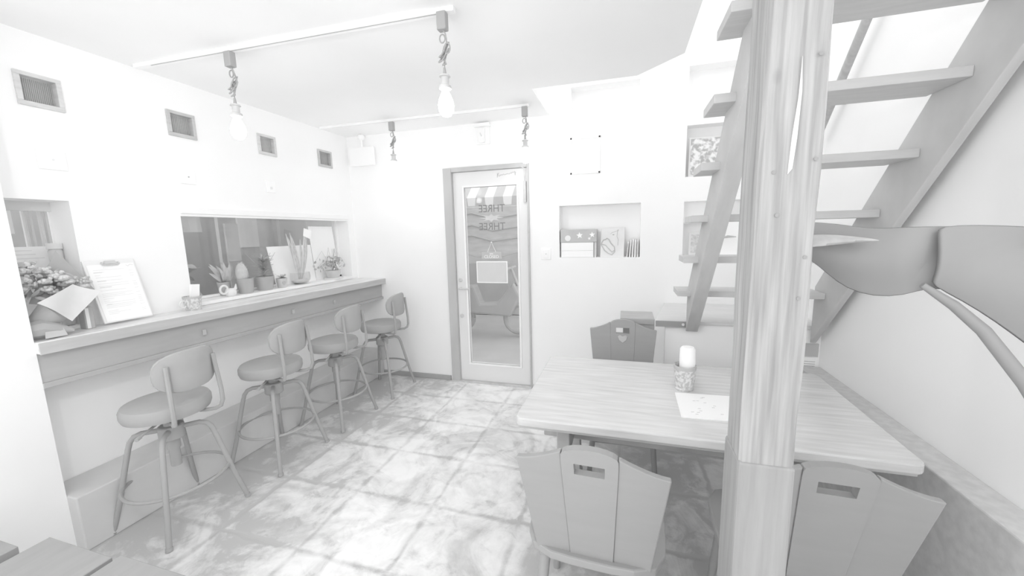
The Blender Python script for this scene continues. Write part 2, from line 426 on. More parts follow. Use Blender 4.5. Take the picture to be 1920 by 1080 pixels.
for i, (y0, y1, z0, z1) in enumerate(((1.20, 1.305, 1.864, 1.962), (1.825, 1.92, 1.863, 1.955), (2.45, 2.535, 1.865, 1.955))):
    t = thing('wall_plate', (XL, (y0+y1)/2, z0), ['large white blank cover plate below the nearest vent', 'white switch plate with a black dot below the second vent', 'faint white wall plate below the third vent'][i], 'wall plate', 'white plates on the left wall')
    box(XL+.0005, y0, z0, XL+.009, y1, z1).build('plate', WHT, t, bevel=.003)
    if i < 2: MB().lathe([(.004, 0), (.004, .004)], (0, 0, 0), 12).xf(Matrix.Translation((XL+.009, (y0+y1)/2+.004, (z0+z1)/2)) @ Matrix.Rotation(PI/2, 4, 'Y')).build('button', INKD if i else INKL, t)
    else: box(XL+.009, (y0+y1)/2-.01, (z0+z1)/2-.02, XL+.011, (y0+y1)/2+.01, (z0+z1)/2).build('button', INKL, t)

# ------------------------------------------------------------------ counter
t = thing('window_counter', (-2.6, 2.2, .70), 'long wooden counter shelf running along the left wall under the windows', 'counter')
mb = MB(); mb.prism([(-2.75, 1.0, 1.0), (-2.545, 1.0, 1.0), (-2.415, YF, 1.0), (-2.75, YF, 1.0)], (0, 0, .056))
mb.build('worktop', CWOOD, t, bevel=.003)
mb = MB(); mb.prism([(-2.545, 1.0, .998), (-2.538, 1.0, .998), (-2.408, YF, .998), (-2.415, YF, .998)], (0, 0, .054))
mb.build('front_edge', CEDGE, t, bevel=.002)
mb = MB(); mb.prism([(-2.60, 1.0, .86), (-2.575, 1.0, .86), (-2.462, YF-.002, .86), (-2.49, YF-.002, .86)], (0, 0, .14))
mb.build('apron', APR, t, bevel=.002)
mb = MB(); mb.prism([(-2.74, 1.0, .835), (-2.565, 1.0, .835), (-2.447, YF-.002, .835), (-2.74, YF-.002, .835)], (0, 0, .025))
mb.build('lower_board', APR, t, bevel=.002)
for y in (1.70, 2.35, 2.78):
    x = -2.575+.113*(y-1)/2.45
    box(x, y-.011, .905, x+.012, y+.011, .94).build('bag_hook', CEDGE, t, bevel=.003)

# ------------------------------------------------------------------ bar stools
def arc_pts(cx, r, a0, a1, n): return [(cx, r, a0+(a1-a0)*i/n) for i in range(n+1)]
def make_stool(label):
    t = thing('bar_stool', (0, 0, 0), label, 'bar stool', 'black swivel stools along the counter')
    MB().lathe([(.02, .595), (.155, .597), (.180, .606), (.187, .625), (.187, .655), (.178, .672), (.150, .680), (.02, .683)], seg=40).build('seat', DARKB, t, smooth=True)
    MB().lathe([(.03, .40), (.03, .56), (.075, .575), (.075, .595)], seg=20).lathe([(.024, .30), (.024, .41)], seg=16).build('column', BLKM, t, smooth=True)
    MB().lathe([(.052, .455), (.056, .46), (.056, .525), (.05, .53)], seg=20).build('hub', BLKM, t, smooth=True)
    for k in range(4):
        a = PI/4+k*PI/2; c, s = math.cos(a), math.sin(a)
        prof = [(.045, .505), (.12, .508), (.150, .497), (.168, .472), (.178, .44), (.205, .33), (.245, .16), (.290, .0)]
        l = MB().tube([(r*c, r*s, z+.004) for r, z in prof], .0125, 10).build('leg', BLKM, t, smooth=True)
        MB().tube([(.2868*c, .2868*s, .016), (.291*c, .291*s, .0)], .0155, 10).build('foot_cap', BLKM, l, smooth=True)
    R_ = .222
    MB().loop([(R_*math.cos(2*PI*k/40), R_*math.sin(2*PI*k/40), .235) for k in range(40)], .0085, 8).build('foot_ring', BLKM, t, smooth=True)
    # wrapped oval backrest on the +x side
    grid = []
    n, m_ = 18, 10
    b = MB(); bm = b.bm
    def pt(u, v, off):
        ang = u*.80+.04; Rb = .205+off
        return (Rb*math.cos(ang)+.01-.0, Rb*math.sin(ang), .855+v+.02*u*0)
    H, W_ = .105, 1.0
    rows = []
    for side, off in ((0, -.014), (1, .016)):
        ctr = bm.verts.new(pt(0, 0, off*1.15)); rr = []
        for q, sc in ((1, .45), (2, .8), (3, .96), (4, 1.0)):
            ring = []
            for k in range(32):
                a = 2*PI*k/32; e = 2.6
                cu, sv = math.cos(a), math.sin(a)
                rad = (abs(cu)**e+abs(sv)**e)**(-1/e)
                u, v = cu*rad*sc*W_, sv*rad*sc*H
                f = {1: 1.1, 2: 1.0, 3: .7, 4: .0}[q]
                ring.append(bm.verts.new(pt(u, v, off*f)) if not (side == 1 and q == 4) else rows[0][3][k])
            rr.append(ring)
        rows.append(rr)
        for k in range(32): bm.faces.new((ctr, rr[0][k], rr[0][(k+1) % 32]))
        for A, B in zip(rr, rr[1:]):
            for k in range(32):
                bm.faces.new((A[k], B[k], B[(k+1) % 32], A[(k+1) % 32]))
    b.build('backrest', DARKB, t, smooth=True)
    for sgn in (-1, 1):
        a = sgn*.50+.04
        c, s = math.cos(a), math.sin(a)
        MB().tube([(.06, sgn*.06, .588), (.17*c, .17*s, .588), (.215*c, .215*s, .590), (.243*c, .243*s, .604), (.254*c, .254*s, .635), (.254*c, .254*s, .70), (.246*c, .246*s, .79), (.236*c, .236*s, .90)], .0105, 8).build('back_bracket', BLKM, t, smooth=True)
    MB().tube([(.03, -.05, .583), (.08, -.14, .578), (.10, -.185, .572)], .006, 8).tube([(.10, -.185, .572), (.112, -.208, .570)], .009, 8).build('height_lever', BLKM, t, smooth=True)
    return t
labs = ['black swivel bar stool with oval backrest, nearest the camera', 'second black bar stool from the camera along the counter',
        'third black bar stool from the camera, next to the farthest one', 'farthest black bar stool beside the white corner by the door']
st0 = make_stool(labs[0])
for i, (x, y, rz) in enumerate(((-2.31, 1.315, 0), (-2.285, 1.92, .02), (-2.265, 2.48, -.02), (-2.245, 3.09, .03))):
    o = st0 if i == 0 else copy_tree(st0)
    o.location = (x, y, 0); o.rotation_euler.z = rz; o['label'] = labs[i]

# ------------------------------------------------------------------ door
d = wf
DX0, DX1, DZ = -1.675, -.84, 2.115
df = MB()
df.box(DX0-.002, YF-.03, 0, DX0+.085, YF+.10, DZ).box(DX1-.012, YF-.03, 0, DX1+.004, YF+.10, DZ).box(DX0+.085, YF-.03, DZ-.04, DX1-.012, YF+.10, DZ)
struct(df.build('door_frame_1', DOORF, bevel=.004))
struct(box(DX0, YF-.04, 0, DX1, YF+.10, .012).build('trim_3', CHROME))
dr = thing('door_1', (-1.2, YF+.02, 0), 'pale painted door with a tall glass panel and hanging closed sign', 'door'); dr['kind'] = 'structure'
x0, x1 = DX0+.087, DX1-.014
y0, y1 = YF+.005, YF+.045
gx0, gx1, gz0, gz1 = -1.475, -.955, .20, 1.93
lf = MB(); lf.box(x0, y0, .014, gx0, y1, DZ-.042).box(gx1, y0, .014, x1, y1, DZ-.042).box(gx0, y0, .014, gx1, y1, gz0).box(gx0, y0, gz1, gx1, y1, DZ-.042)
lf.build('leaf', DOORP, dr)
bd = MB(); e = .018
bd.box(gx0-e, y0-.012, gz0-e, gx1+e, y0+.01, gz0).box(gx0-e, y0-.012, gz1, gx1+e, y0+.01, gz1+e).box(gx0-e, y0-.012, gz0, gx0, y0+.01, gz1).box(gx1, y0-.012, gz0, gx1+e, y0+.01, gz1)
bd.build('glazing_bead', TRIMW, dr, bevel=.003)
box(gx0, y0+.016, gz0, gx1, y0+.020, gz1).build('glass_pane', GLASS, dr)
gy = y0+.0155
for s, z in (('THREE', 1.725), ('THREE', 1.557)):
    text_mesh('window_lettering', s, .098, mat('glass_lettering', 180, .7, k=.6), dr, (-1.21, gy-.001, z), RXZ, mirror=True, sx=.92)
# starburst between the two words
star = MB(); pts = []
for k in range(16):
    a = 2*PI*k/16; r = .10 if k % 2 == 0 else .045
    pts.append((-1.215+r*1.3*math.cos(a), gy-.0008, 1.64+r*.42*math.sin(a)))
star.prism(pts, (0, -.0006, 0)).build('star_decal', mat('star_decal_print', 222, .7), dr)
h = MB(); h.tube([(-1.545, y0, .965), (-1.545, y0-.045, .965)], .008).tube([(-1.555, y0-.045, .965), (-1.45, y0-.045, .965)], .009)
h.lathe([(.022, 0), (.022, .006)], (0, 0, 0), 20).build('door_handle', CHROME, dr, smooth=True) if False else h.build('door_handle', CHROME, dr, smooth=True)
for z in (1.045, .684):
    MB().lathe([(.02, 0), (.02, .008), (.014, .014)], (0, 0, 0), 20).xf(Matrix.Translation((-1.551, y0, z)) @ Matrix.Rotation(PI/2, 4, 'X')).build('lock_cylinder', CHROME, dr, smooth=True)
cl = MB(); cl.box(-.885, y0-.028, 1.77, -.862, y0, 1.955); cl.tube([(-.873, y0-.02, 1.95), (-.868, y0-.035, 2.06), (-.91, YF-.036, 2.085)], .006)
cl.build('door_closer', CHROME, dr, bevel=.004)
# handwriting over the glass
hw = MB(); random.seed(3)
seq = [(-1.137, 2.045), (-1.139, 2.005), (-1.135, 2.028), (-1.122, 2.046), (-1.134, 2.026), (-1.118, 2.015), (-1.11, 2.028), (-1.104, 2.02), (-1.097, 2.03), (-1.088, 2.022), (-1.08, 2.032), (-1.068, 2.024), (-1.05, 2.03), (-1.036, 2.034), (-1.024, 2.028), (-1.010, 2.04), (-1.0, 2.033), (-.995, 2.045), (-.982, 2.038), (-.972, 2.05), (-.966, 2.012), (-.962, 2.045)]
hw.tube([(x, y0-.0015, z) for x, z in seq], .0022, 6).build('handwriting', INK, dr)
# sign hung on the glass
t = thing('closed_sign', (-1.222, gy-.008, 1.248), 'small dark sign reading CLOSED hanging by a string on the door glass', 'sign')
box(-1.322, gy-.012, 1.250, -1.120, gy-.004, 1.318).build('board', mat('sign_board_grey', 206, .6), t, bevel=.004)
MB().tube([(-1.262, gy-.008, 1.318), (-1.22, gy-.006, 1.412), (-1.178, gy-.008, 1.318)], .0022, 6).tube([(-1.22, gy-.001, 1.412), (-1.22, gy-.014, 1.412)], .006, 8).build('string', WHT, t)
text_mesh('sign_lettering', 'CLOSED', .042, WHT, t, (-1.222, gy-.0128, 1.272), RXZ, sx=.95)
text_mesh('sign_lettering', "SORRY", .018, WHT, t, (-1.222, gy-.0128, 1.302), RXZ) if False else None
box(-1.24, gy-.0132, 1.298, -1.204, gy-.012, 1.304).build('sign_ornament', WHT, t)
t = thing('blank_notice', (-1.223, gy-.006, 1.018), 'grey blank notice card in a white border taped on the door glass', 'notice')
box(-1.382, gy-.006, 1.018, -1.066, gy-.002, 1.230).build('border', WHT, t)
box(-1.372, gy-.0072, 1.028, -1.076, gy-.006, 1.220).build('card', mat('grey_card', 230, .8, 226), t)

# ------------------------------------------------------------------ street outside the door
struct(box(-6, YF+.12, -.06, 3, 7.2, -.01).build('ground_street', BACKD))
t = thing('street_building', (-1.9, 6.6, 0), 'dark shop front across the street seen through the door glass', 'building')
box(-4.6, 6.6, 0, 1.2, 6.8, 6.0).build('wall', BACKM, t)
box(-3.4, 6.54, 0, -2.0, 6.6, .95).build('shutter', BACKD, t)
box(-3.2, 6.55, 2.55, -1.2, 6.6, 3.0).build('upper_band', BACKD, t)
t = thing('striped_awning', (-1.85, 5.0, 2.0), 'grey and white striped awning seen at the top of the door glass', 'awning')
for k in range(16):
    a0 = -2.75+k*.13
    MB().prism([(a0, 5.0, 1.98), (a0+.13, 5.0, 1.98), (a0+.13, 5.55, 2.45), (a0, 5.55, 2.45)], (0, .01, .012)).prism([(a0, 5.0, 1.98), (a0+.13, 5.0, 1.98), (a0+.115, 5.0, 1.87), (a0+.015, 5.0, 1.87)], (0, .01, 0)).build('stripe', WHT if k % 2 else BACKM, t)
for x_ in (-2.7, -.75):
    MB().tube([(x_, 5.50, 2.42), (x_, 5.50, -.01)], .015).build('arm', BACKD, t)
    MB().tube([(x_, 5.02, 1.99), (x_, 5.02, -.01)], .015).build('post', BACKD, t)
t = thing('curved_signboard', (-1.8, 4.9, 1.2), 'dark rounded signboard hanging below the striped awning outside', 'signboard')
MB().prism([(-2.46, 4.9, 1.85), (-1.15, 4.9, 1.85), (-1.12, 4.9, 1.42), (-1.2, 4.9, 1.27), (-1.55, 4.9, 1.18), (-1.95, 4.9, 1.17), (-2.3, 4.9, 1.27), (-2.42, 4.9, 1.5)], (0, .05, 0)).build('panel', mat('signboard_grey', 226, .6, 212, 5, (1, 1, 4)), t, bevel=.01)
for x_ in (-2.3, -1.3): MB().tube([(x_, 4.97, 1.85), (x_, 4.97, -.01)], .015).build('stand_pole', BACKD, t)
for z in (1.72, 1.56, 1.42):
    MB().tube([(-2.3, 4.893, z), (-2.0, 4.893, z+.05), (-1.7, 4.893, z-.03), (-1.3, 4.893, z+.02)], .012, 6).build('painted_wave', BACKD, t)
t = thing('parked_scooter', (-1.9, 5.2, 0), 'dark parked scooter standing outside behind the lower door glass', 'scooter')
MB().tube([(-2.35+.2*math.cos(2*PI*k/20), 5.2, .26+.2*math.sin(2*PI*k/20)) for k in range(21)], .035, 8).tube([(-1.45+.2*math.cos(2*PI*k/20), 5.2, .26+.2*math.sin(2*PI*k/20)) for k in range(21)], .035, 8).build('wheels', BACKD, t, smooth=True)
MB().prism([(-2.35, 5.1, .35), (-1.55, 5.1, .3), (-1.4, 5.1, .6), (-1.5, 5.1, .8), (-1.75, 5.1, .5), (-2.0, 5.1, .48), (-2.1, 5.1, .75), (-2.5, 5.1, .7)], (0, .2, 0)).build('body', BACKD, t, bevel=.03)
MB().tube([(-1.45, 5.2, .75), (-1.55, 5.2, 1.0)], .02).tube([(-1.55, 4.98, 1.0), (-1.55, 5.42, 1.0)], .018).build('handlebar', CHROME, t)

# ------------------------------------------------------------------ space behind the left windows
struct(box(-5.0, -.6, 0, -2.96, YF+.6, .02).build('ground_yard', BACKD))
t = thing('yard_wall', (-4.3, 1.8, 0), 'dark grey wall across the yard seen through the left windows', 'wall')
box(-4.4, -.4, 0, -4.25, 5.8, 3.6).build('wall_face', mat('yard_wall_dark', 222, .8, 206, 2.2, spec=.1), t)
t = thing('side_screen', (-3.4, 4.3, 0), 'light grey screen wall behind the right end of the window', 'screen')
box(-4.2, 3.95, 0, -2.97, 4.0, 3.2).build('panel', BACKL, t)
t = thing('grey_door_panel', (-3.7, 3.2, 0), 'mid grey flat door panel standing behind the window plants', 'panel')
box(-3.72, 2.72, .02, -3.68, 3.30, 2.3).build('panel', BACKM, t)
t = thing('dark_door_panel', (-3.6, 3.6, 0), 'dark flat panel behind the snake plant outside the window', 'panel')
box(-3.62, 3.30, .02, -3.58, 3.66, 2.3).build('panel', BACKD, t)
t = thing('hanging_cloth', (-3.15, 2.12, 1.56), 'pale towel hanging at the upper left of the wide window', 'cloth')
MB().sheet([[(-3.15+.01*math.sin(j*1.7), 2.02+.17*j/6+i*.003, 1.86-.30*i/5) for j in range(7)] for i in range(6)], .004).build('towel', BACKL, t, smooth=True)
MB().tube([(-3.15, 1.95, 1.862), (-3.15, 2.28, 1.862)], .006).build('rail', BACKD, t)
MB().tube([(-3.15, 1.95, .02), (-3.15, 1.95, 1.87)], .008).build('rail_stand', BACKD, t)
for i, (y0_, y1_, z0_, z1_, lb) in enumerate(((2.60, 2.72, 1.30, 1.64, 'torn pale poster behind the wide window, left of the pair'), (2.72, 2.92, 1.42, 1.72, 'larger pale poster behind the wide window, right of the pair'))):
    t = thing('poster', (-3.44, y0_, z0_), lb, 'poster', 'posters seen through the wide window')
    box(-3.445, y0_, z0_, -3.44, y1_, z1_).build('sheet', BACKL if i else BACKM, t)
    box(-3.46, y0_-.0, .02, -3.446, y1_, z1_).build('backing_board', BACKD, t)
# foliage clumps outside
def leafblade(mb, base, tip, wd, bend=.02, n=5, nrm=(1, 0, 0)):
    base, tip = Vector(base), Vector(tip); d = tip-base; nn = Vector(nrm); side = d.cross(nn).normalized(); up = side.cross(d).normalized()
    g = []
    for i in range(n+1):
        f = i/n; wv = wd*math.sin(PI*min(.97, f*.9+.08))**.8 if i < n else wd*.05
        c = base+d*f+up*bend*math.sin(PI*f)
        g.append([c-side*wv, c+up*wv*.25, c+side*wv])
    mb.sheet(g, .0012)
def bush(name, c, R_, n, m, label, wd=.03, ln=.12, seed=1, cat='plant', group=None, pot=None):
    random.seed(seed)
    t = thing(name, (c[0], c[1], .02 if pot is None else c[2]-R_), label, cat, group)
    mb = MB()
    for k in range(n):
        a = random.uniform(0, 2*PI); b = random.uniform(-.6, 1.3); r = R_*random.uniform(.2, .9)
        p = Vector((c[0]+r*.7*math.cos(a)*math.cos(b), c[1]+r*math.sin(a)*math.cos(b), c[2]+r*1.2*math.sin(b)))
        q = p+Vector((random.uniform(-1, 1), random.uniform(-1, 1), random.uniform(-.6, 1))).normalized()*ln*random.uniform(.6, 1.2)
        leafblade(mb, p, q, wd*random.uniform(.6, 1.2), .015, 4)
    mb.build('foliage', m, t, smooth=True)
    s = MB()
    for k in range(6): s.tube([(c[0], c[1], .02), (c[0]+random.uniform(-.05, .05), c[1]+random.uniform(-.05, .05), c[2]*.5), (c[0]+random.uniform(-.5, .5)*R_, c[1]+random.uniform(-.7, .7)*R_, c[2]+random.uniform(0, .6)*R_)], .006, 6)
    s.build('stems', BACKD, t)
    return t
bush('garden_shrub', (-3.42, 2.02, 1.2), .20, 90, LEAFM, 'dark leafy shrub behind the left part of the wide window', .03, .14, 4)
bush('garden_shrub', (-4.0, 2.45, 1.25), .18, 80, LEAFM, 'leafy shrub just outside behind the round cactus', .028, .13, 5)
# left small window: bars, bottle rack, notice
t = thing('window_bars', (-3.06, 1.18, 1.0), 'pale vertical metal bars outside the small left window', 'bars')
for k, y in enumerate((1.225, 1.25, 1.285, 1.31)): MB().tube([(-3.06, y+.02, .02), (-3.06, y+.02, 2.0)], .006 if k % 2 else .010, 8).build('bar', BACKL, t, smooth=True)
t = thing('bright_curtain', (-3.3, 1.2, 1.0), 'bright white curtain behind the upper part of the small left window', 'curtain')
MB().sheet([[(-3.32+.015*math.sin(j*1.5), .95+.36*j/12, z) for j in range(13)] for z in (1.56, 1.8, 2.0)], .003).build('fabric', WHT, t, smooth=True)
MB().tube([(-3.3, .9, 2.0), (-3.3, 1.5, 2.0)], .008).tube([(-3.3, .9, .02), (-3.3, .9, 2.0)], .008).build('curtain_pole', BACKD, t)
t = thing('glass_notice', (XL-.172, 1.15, 1.33), 'white notice sheet with faint lines stuck inside the small left window', 'notice')
box(XL-.1735, 1.035, 1.33, XL-.171, 1.25, 1.487).build('sheet', PAPER, t)
s = MB()
for k in range(4): s.box(XL-.171, 1.05+.02*(k == 0), 1.465-k*.02, XL-.1704, 1.235-.03*(k % 2)-.04*(k == 0), 1.470-k*.02)
s.build('printed_lines', INKL, t)
t = thing('storage_jar', (-2.87, 1.262, 1.06), 'grey jar with a pale lid standing in the small window recess', 'jar')
MB().lathe([(.02, 0), (.026, .01), (.026, .40), (.02, .41)], (-2.875, 1.258, 1.062), 16).build('body', BACKM, t, smooth=True)
MB().lathe([(.029, 0), (.029, .03)], (-2.875, 1.258, 1.472), 16).build('lid', BACKL, t, smooth=True)

# ------------------------------------------------------------------ things on the window sill
SZ = 1.0835
def pot(name, x, y, z, r, h, label, m, taper=.8, group='potted plants on the window sill', cat='potted plant'):
    t = thing(name, (x, y, z), label, cat, group)
    MB().lathe([(r*taper, 0), (r, h*.95), (r*1.03, h*.95), (r*1.03, h), (r*.9, h), (r*.88, h*.85)], (x, y, z), 22, True, False).build('pot', m, t, smooth=True)
    MB().lathe([(.002, 0), (r*.9, .0)], (x, y, z+h*.86), 22, False, False).build('soil', SOIL, t)
    return t
# pots: y spans measured on the sill
X0 = -2.85
t = pot('potted_foliage', -2.885, 2.115, SZ, .040, .10, 'dark pot with broad upright leaves at the left end of the sill', POTD)
mb = MB(); random.seed(11)
for k in range(15):
    a = random.uniform(0, 2*PI); l = random.uniform(.08, .17)
    leafblade(mb, (-2.885, 2.115, SZ+.09), (-2.885+.04*math.cos(a), 2.11+.085*math.sin(a), SZ+.09+l), .015, .02)
mb.build('leaves', mat('broad_leaf_grey', 204, .6, 190, 20), t, smooth=True)
t = pot('potted_cactus', -2.82, 2.235, SZ, .058, .115, 'ball cactus with a pale round top in a dark pot', POTD)
mb = MB(); prof = []
for i in range(11): prof.append((max(.002, .042*math.sin(PI*(i/10*.92+.08))), .145*(1-math.cos(PI*i/10))/2))
mb.lathe(prof, (-2.82, 2.215, SZ+.09), 24).build('cactus_body', CACT, t, smooth=True)
s = MB(); random.seed(5)
for k in range(70):
    a = random.uniform(0, 2*PI); b = random.uniform(.1, 2.6); c_ = Vector((-2.82, 2.215, SZ+.163)); n_ = Vector((math.sin(b)*math.cos(a)*.042, math.sin(b)*math.sin(a)*.042, math.cos(b)*.07))
    s.tube([c_+n_*.98, c_+n_*1.2], .0006, 3)
s.build('spines', CERW, t)
t = pot('spiky_succulent', -2.82, 2.40, SZ, .070, .11, 'low dark succulent with many spiky leaves in a wide dark pot', POTD, .75)
mb = MB(); random.seed(6)
for k in range(90):
    a = random.uniform(0, 2*PI); h_ = random.uniform(0, .16); l = random.uniform(.05, .085)
    p = Vector((-2.82, 2.40, SZ+.10+h_)); leafblade(mb, p, p+Vector((math.cos(a)*l, math.sin(a)*l*1.05, random.uniform(.0, .05))), .0055, .004, 3, (0, 0, 1))
for k in range(5):
    a = k*1.3; mb.tube([(-2.82, 2.40, SZ+.15), (-2.82+.04*math.cos(a), 2.40+.12*math.sin(a+.4), SZ+.30)], .0015, 4)
mb.build('leaves', mat('dark_succulent_leaf', 198, .6, 188, 20), t, smooth=True)
t = pot('small_heart_pot', -2.80, 2.545, SZ, .042, .078, 'small grey pot with a painted heart beside the spiky succulent', POTM, .85)
ht = MB(); hp = []
for k in range(24):
    a = 2*PI*k/24; hx = 16*math.sin(a)**3; hz = 13*math.cos(a)-5*math.cos(2*a)-2*math.cos(3*a)-math.cos(4*a); hp.append((hx*.0011, hz*.0012))
ht.prism([(-2.7605, 2.53+u, SZ+.04+v) for u, v in hp], (.002, 0, 0)).build('painted_heart', INK, t)
mb = MB(); random.seed(8)
for k in range(24):
    a = random.uniform(0, 2*PI); p = Vector((-2.80, 2.545, SZ+.07)); leafblade(mb, p, p+Vector((math.cos(a)*.035, math.sin(a)*.04, random.uniform(.01, .04))), .008, .005, 3, (0, 0, 1))
mb.build('leaves', LEAFL, t, smooth=True)
# white teapot-like watering jug
t = thing('ceramic_jug', (-2.80, 2.07, SZ), 'small white jug with a round ring handle on the sill beside the cup', 'jug')
MB().loop([(-2.78, 2.035+.028*math.cos(2*PI*k/20), SZ+.055+.030*math.sin(2*PI*k/20)) for k in range(20)], .007, 8).build('handle', CERW, t, smooth=True)
MB().lathe([(.022, 0), (.034, .012), (.038, .035), (.028, .055), (.02, .058)], (-2.79, 2.09, SZ), 20).build('body', CERW, t, smooth=True)
MB().tube([(-2.79, 2.105, SZ+.03), (-2.785, 2.125, SZ+.055), (-2.783, 2.13, SZ+.085)], [.016, .010, .003], 8).build('spout', CERW, t, smooth=True)
# glass bowl with snake plant
t = thing('snake_plant', (-2.82, 2.76, SZ), 'variegated snake plant standing in a round clear glass bowl', 'potted plant', 'potted plants on the window sill')
c = (-2.82, 2.76, SZ)
MB().lathe([(.035, .0), (.065, .012), (.083, .04), (.086, .07), (.080, .105), (.077, .105), (.082, .07), (.079, .042), (.062, .016), (.033, .006)], c, 28, True, True).build('glass_bowl', BOWLG, t, smooth=True)
MB().lathe([(.03, .008), (.058, .017), (.070, .035), (.060, .042), (.01, .045)], c, 24).build('pebbles', CERW, t, smooth=True)
mb = MB(); eg = MB()
for dx, dy, tx, ty, tz, wd in ((.0, -.02, .02, -.125, .45, .017), (.01, -.01, .0, -.065, .46, .018), (0, .0, .02, .02, .40, .015), (0, .02, -.01, .125, .40, .017), (.01, .01, .02, .075, .46, .016), (0, -.015, .03, -.10, .36, .014), (0, .015, .03, .05, .33, .014)):
    for M_, ww, of in ((eg, wd*1.25, 0.0), (mb, wd*.8, .0022)):
        leafblade(M_, (c[0]+dx+of, c[1]+dy*.6, c[2]+.04), (c[0]+tx+of, c[1]+ty, c[2]+tz), ww, .012, 7)
eg.build('leaf_margins', mat('pale_leaf_margin', 236, .5, 226), t, smooth=True); mb.build('leaves', mat('mottled_snake_leaf', 216, .5, 198, 40), t, smooth=True)
t2 = thing('price_tag', (-2.80, 2.835, SZ+.40), 'white square card clipped on top of the snake plant', 'card')
MB().prism([(-2.795, 2.83, SZ+.50), (-2.795, 2.915, SZ+.475), (-2.795, 2.895, SZ+.40), (-2.795, 2.815, SZ+.43)], (.002, 0, 0)).build('card', PAPER, t2)
MB().tube([(-2.797, 2.80, SZ+.05), (-2.797, 2.852, SZ+.45)], .0015, 5).build('card_holder', CERW, t2)
# trailing plant in a white pot
t = pot('trailing_ivy', -2.80, 3.15, SZ, .075, .085, 'trailing ivy in a pale footed pot at the right end of the sill', POTM, .7)
MB().lathe([(.085, 0), (.088, .012), (.08, .014)], (-2.80, 3.15, SZ), 24).build('saucer', CERW, t, smooth=True)
mb = MB(); s = MB(); random.seed(21)
for k in range(15):
    a = random.uniform(0, 2*PI); R_ = random.uniform(.08, .26); zt = random.uniform(.05, .22)
    ex, ey = -2.80+.35*R_*math.cos(a), 3.15+R_*math.sin(a)*(1.0 if math.sin(a) < 0 else .75)
    P = [Vector((-2.80, 3.15, SZ+.08)), Vector(((-2.80+ex)/2, (3.15+ey)/2, SZ+.10+zt)), Vector((ex, ey, SZ+.06+zt*.5))]
    s.tube(P, .0013, 4)
    for q in range(5):
        f = .3+.7*q/4; p = P[0]*(1-f)**2+P[1]*2*f*(1-f)+P[2]*f*f
        leafblade(mb, p, p+Vector((random.uniform(-.02, .03), random.uniform(-.03, .03), random.uniform(-.035, .015))), .012, .003, 3)
mb.build('leaves', LEAFL, t, smooth=True); s.build('stems', LEAFM, t)
# leaning white boards
t = thing('blank_board', (-2.90, 2.75, SZ), 'white blank board leaning behind the snake plant on the sill', 'board')
MB().prism([(-2.865, 2.55, SZ), (-2.865, 2.99, SZ), (-2.895, 2.99, SZ+.345), (-2.895, 2.52, SZ+.345)], (-.006, 0, 0)).build('board', PAPER, t)
t = thing('tall_blank_board', (-2.92, 3.12, SZ), 'tall white card standing against the right end of the window', 'board')
MB().prism([(-2.885, 3.02, SZ), (-2.885, 3.34, SZ), (-2.90, 3.30, SZ+.52), (-2.90, 2.99, SZ+.52)], (-.005, 0, 0)).build('board', PAPER, t)

# ------------------------------------------------------------------ on the counter
CZ = 1.0565
def napkin_cup(loc, label, r, h, nz, sc=1.0):
    t = thing('napkin_cup', loc, label, 'cup', None); x, y, z = loc
    MB().lathe([(r*.82, 0), (r*.86, .008), (r*.80, .014), (r*.92, h*.3), (r, h*.75), (r*1.03, h), (r*.94, h), (r*.88, h*.6), (r*.8, .02)], (x, y, z), 26, True, False).build('cup', BAND, t, smooth=True)
    MB().lathe([(r*1.045, h*.86), (r*1.06, h*1.0), (r*1.0, h*1.01)], (x, y, z), 26, False, False).build('rim_band', INK, t, smooth=True)
    return t
t = napkin_cup((-2.655, 1.735, CZ), 'small patterned tea cup holding folded white paper on the counter', .047, .088, 0)
MB().loop([(-2.655-.0, 1.735-.055+.02*math.cos(2*PI*k/16), CZ+.045+.022*math.sin(2*PI*k/16)) for k in range(16)], .005, 6).build('handle', CERW, t, smooth=True)
t2 = thing('paper_napkin', (-2.655, 1.745, CZ+.02), 'folded white paper napkin standing in the counter cup', 'napkin')
MB().prism([(-2.645, 1.72, CZ+.012), (-2.645, 1.765, CZ+.012), (-2.64, 1.782, CZ+.16), (-2.64, 1.735, CZ+.165)], (-.022, 0, 0)).build('folded_sheets', PAPER, t2)
# clipboard leaning on wall
t = thing('clipboard_menu', (-2.67, 1.42, CZ), 'white clipboard with a printed menu sheet leaning on the wall above the counter', 'clipboard')
A = Vector((-2.655, 1.295, CZ+.012)); B = Vector((-2.655, 1.515, CZ+.012)); up = Vector((-.075, -.012, .335))
nrm = (B-A).cross(up).normalized()
if nrm.x < 0: nrm = -nrm
MB().prism([A, B, B+up, A+up], -nrm*.010).build('backing', OFFP, t, bevel=.002)
def onclip(u, v, o=.001): return A+(B-A)*u+up*v+nrm*o
MB().prism([onclip(.05, .02), onclip(.97, .02), onclip(.97, .93), onclip(.05, .93)], nrm*.0008).build('menu_sheet', PAPER, t)
MB().box(0, 0, 0, .001, .001, .001).bm.free()
c = MB(); c.tube([onclip(.34, .965, .004), onclip(.33, .925, .008), onclip(.36, .915, .010), onclip(.64, .915, .010), onclip(.67, .925, .008), onclip(.66, .965, .004)], .0035, 6)
c.prism([onclip(.38, .93, .002), onclip(.62, .93, .002), onclip(.60, .985, .002), onclip(.40, .985, .002)], nrm*.006).build('clip', CHROME, t)
ln = MB(); random.seed(9)
v = .84
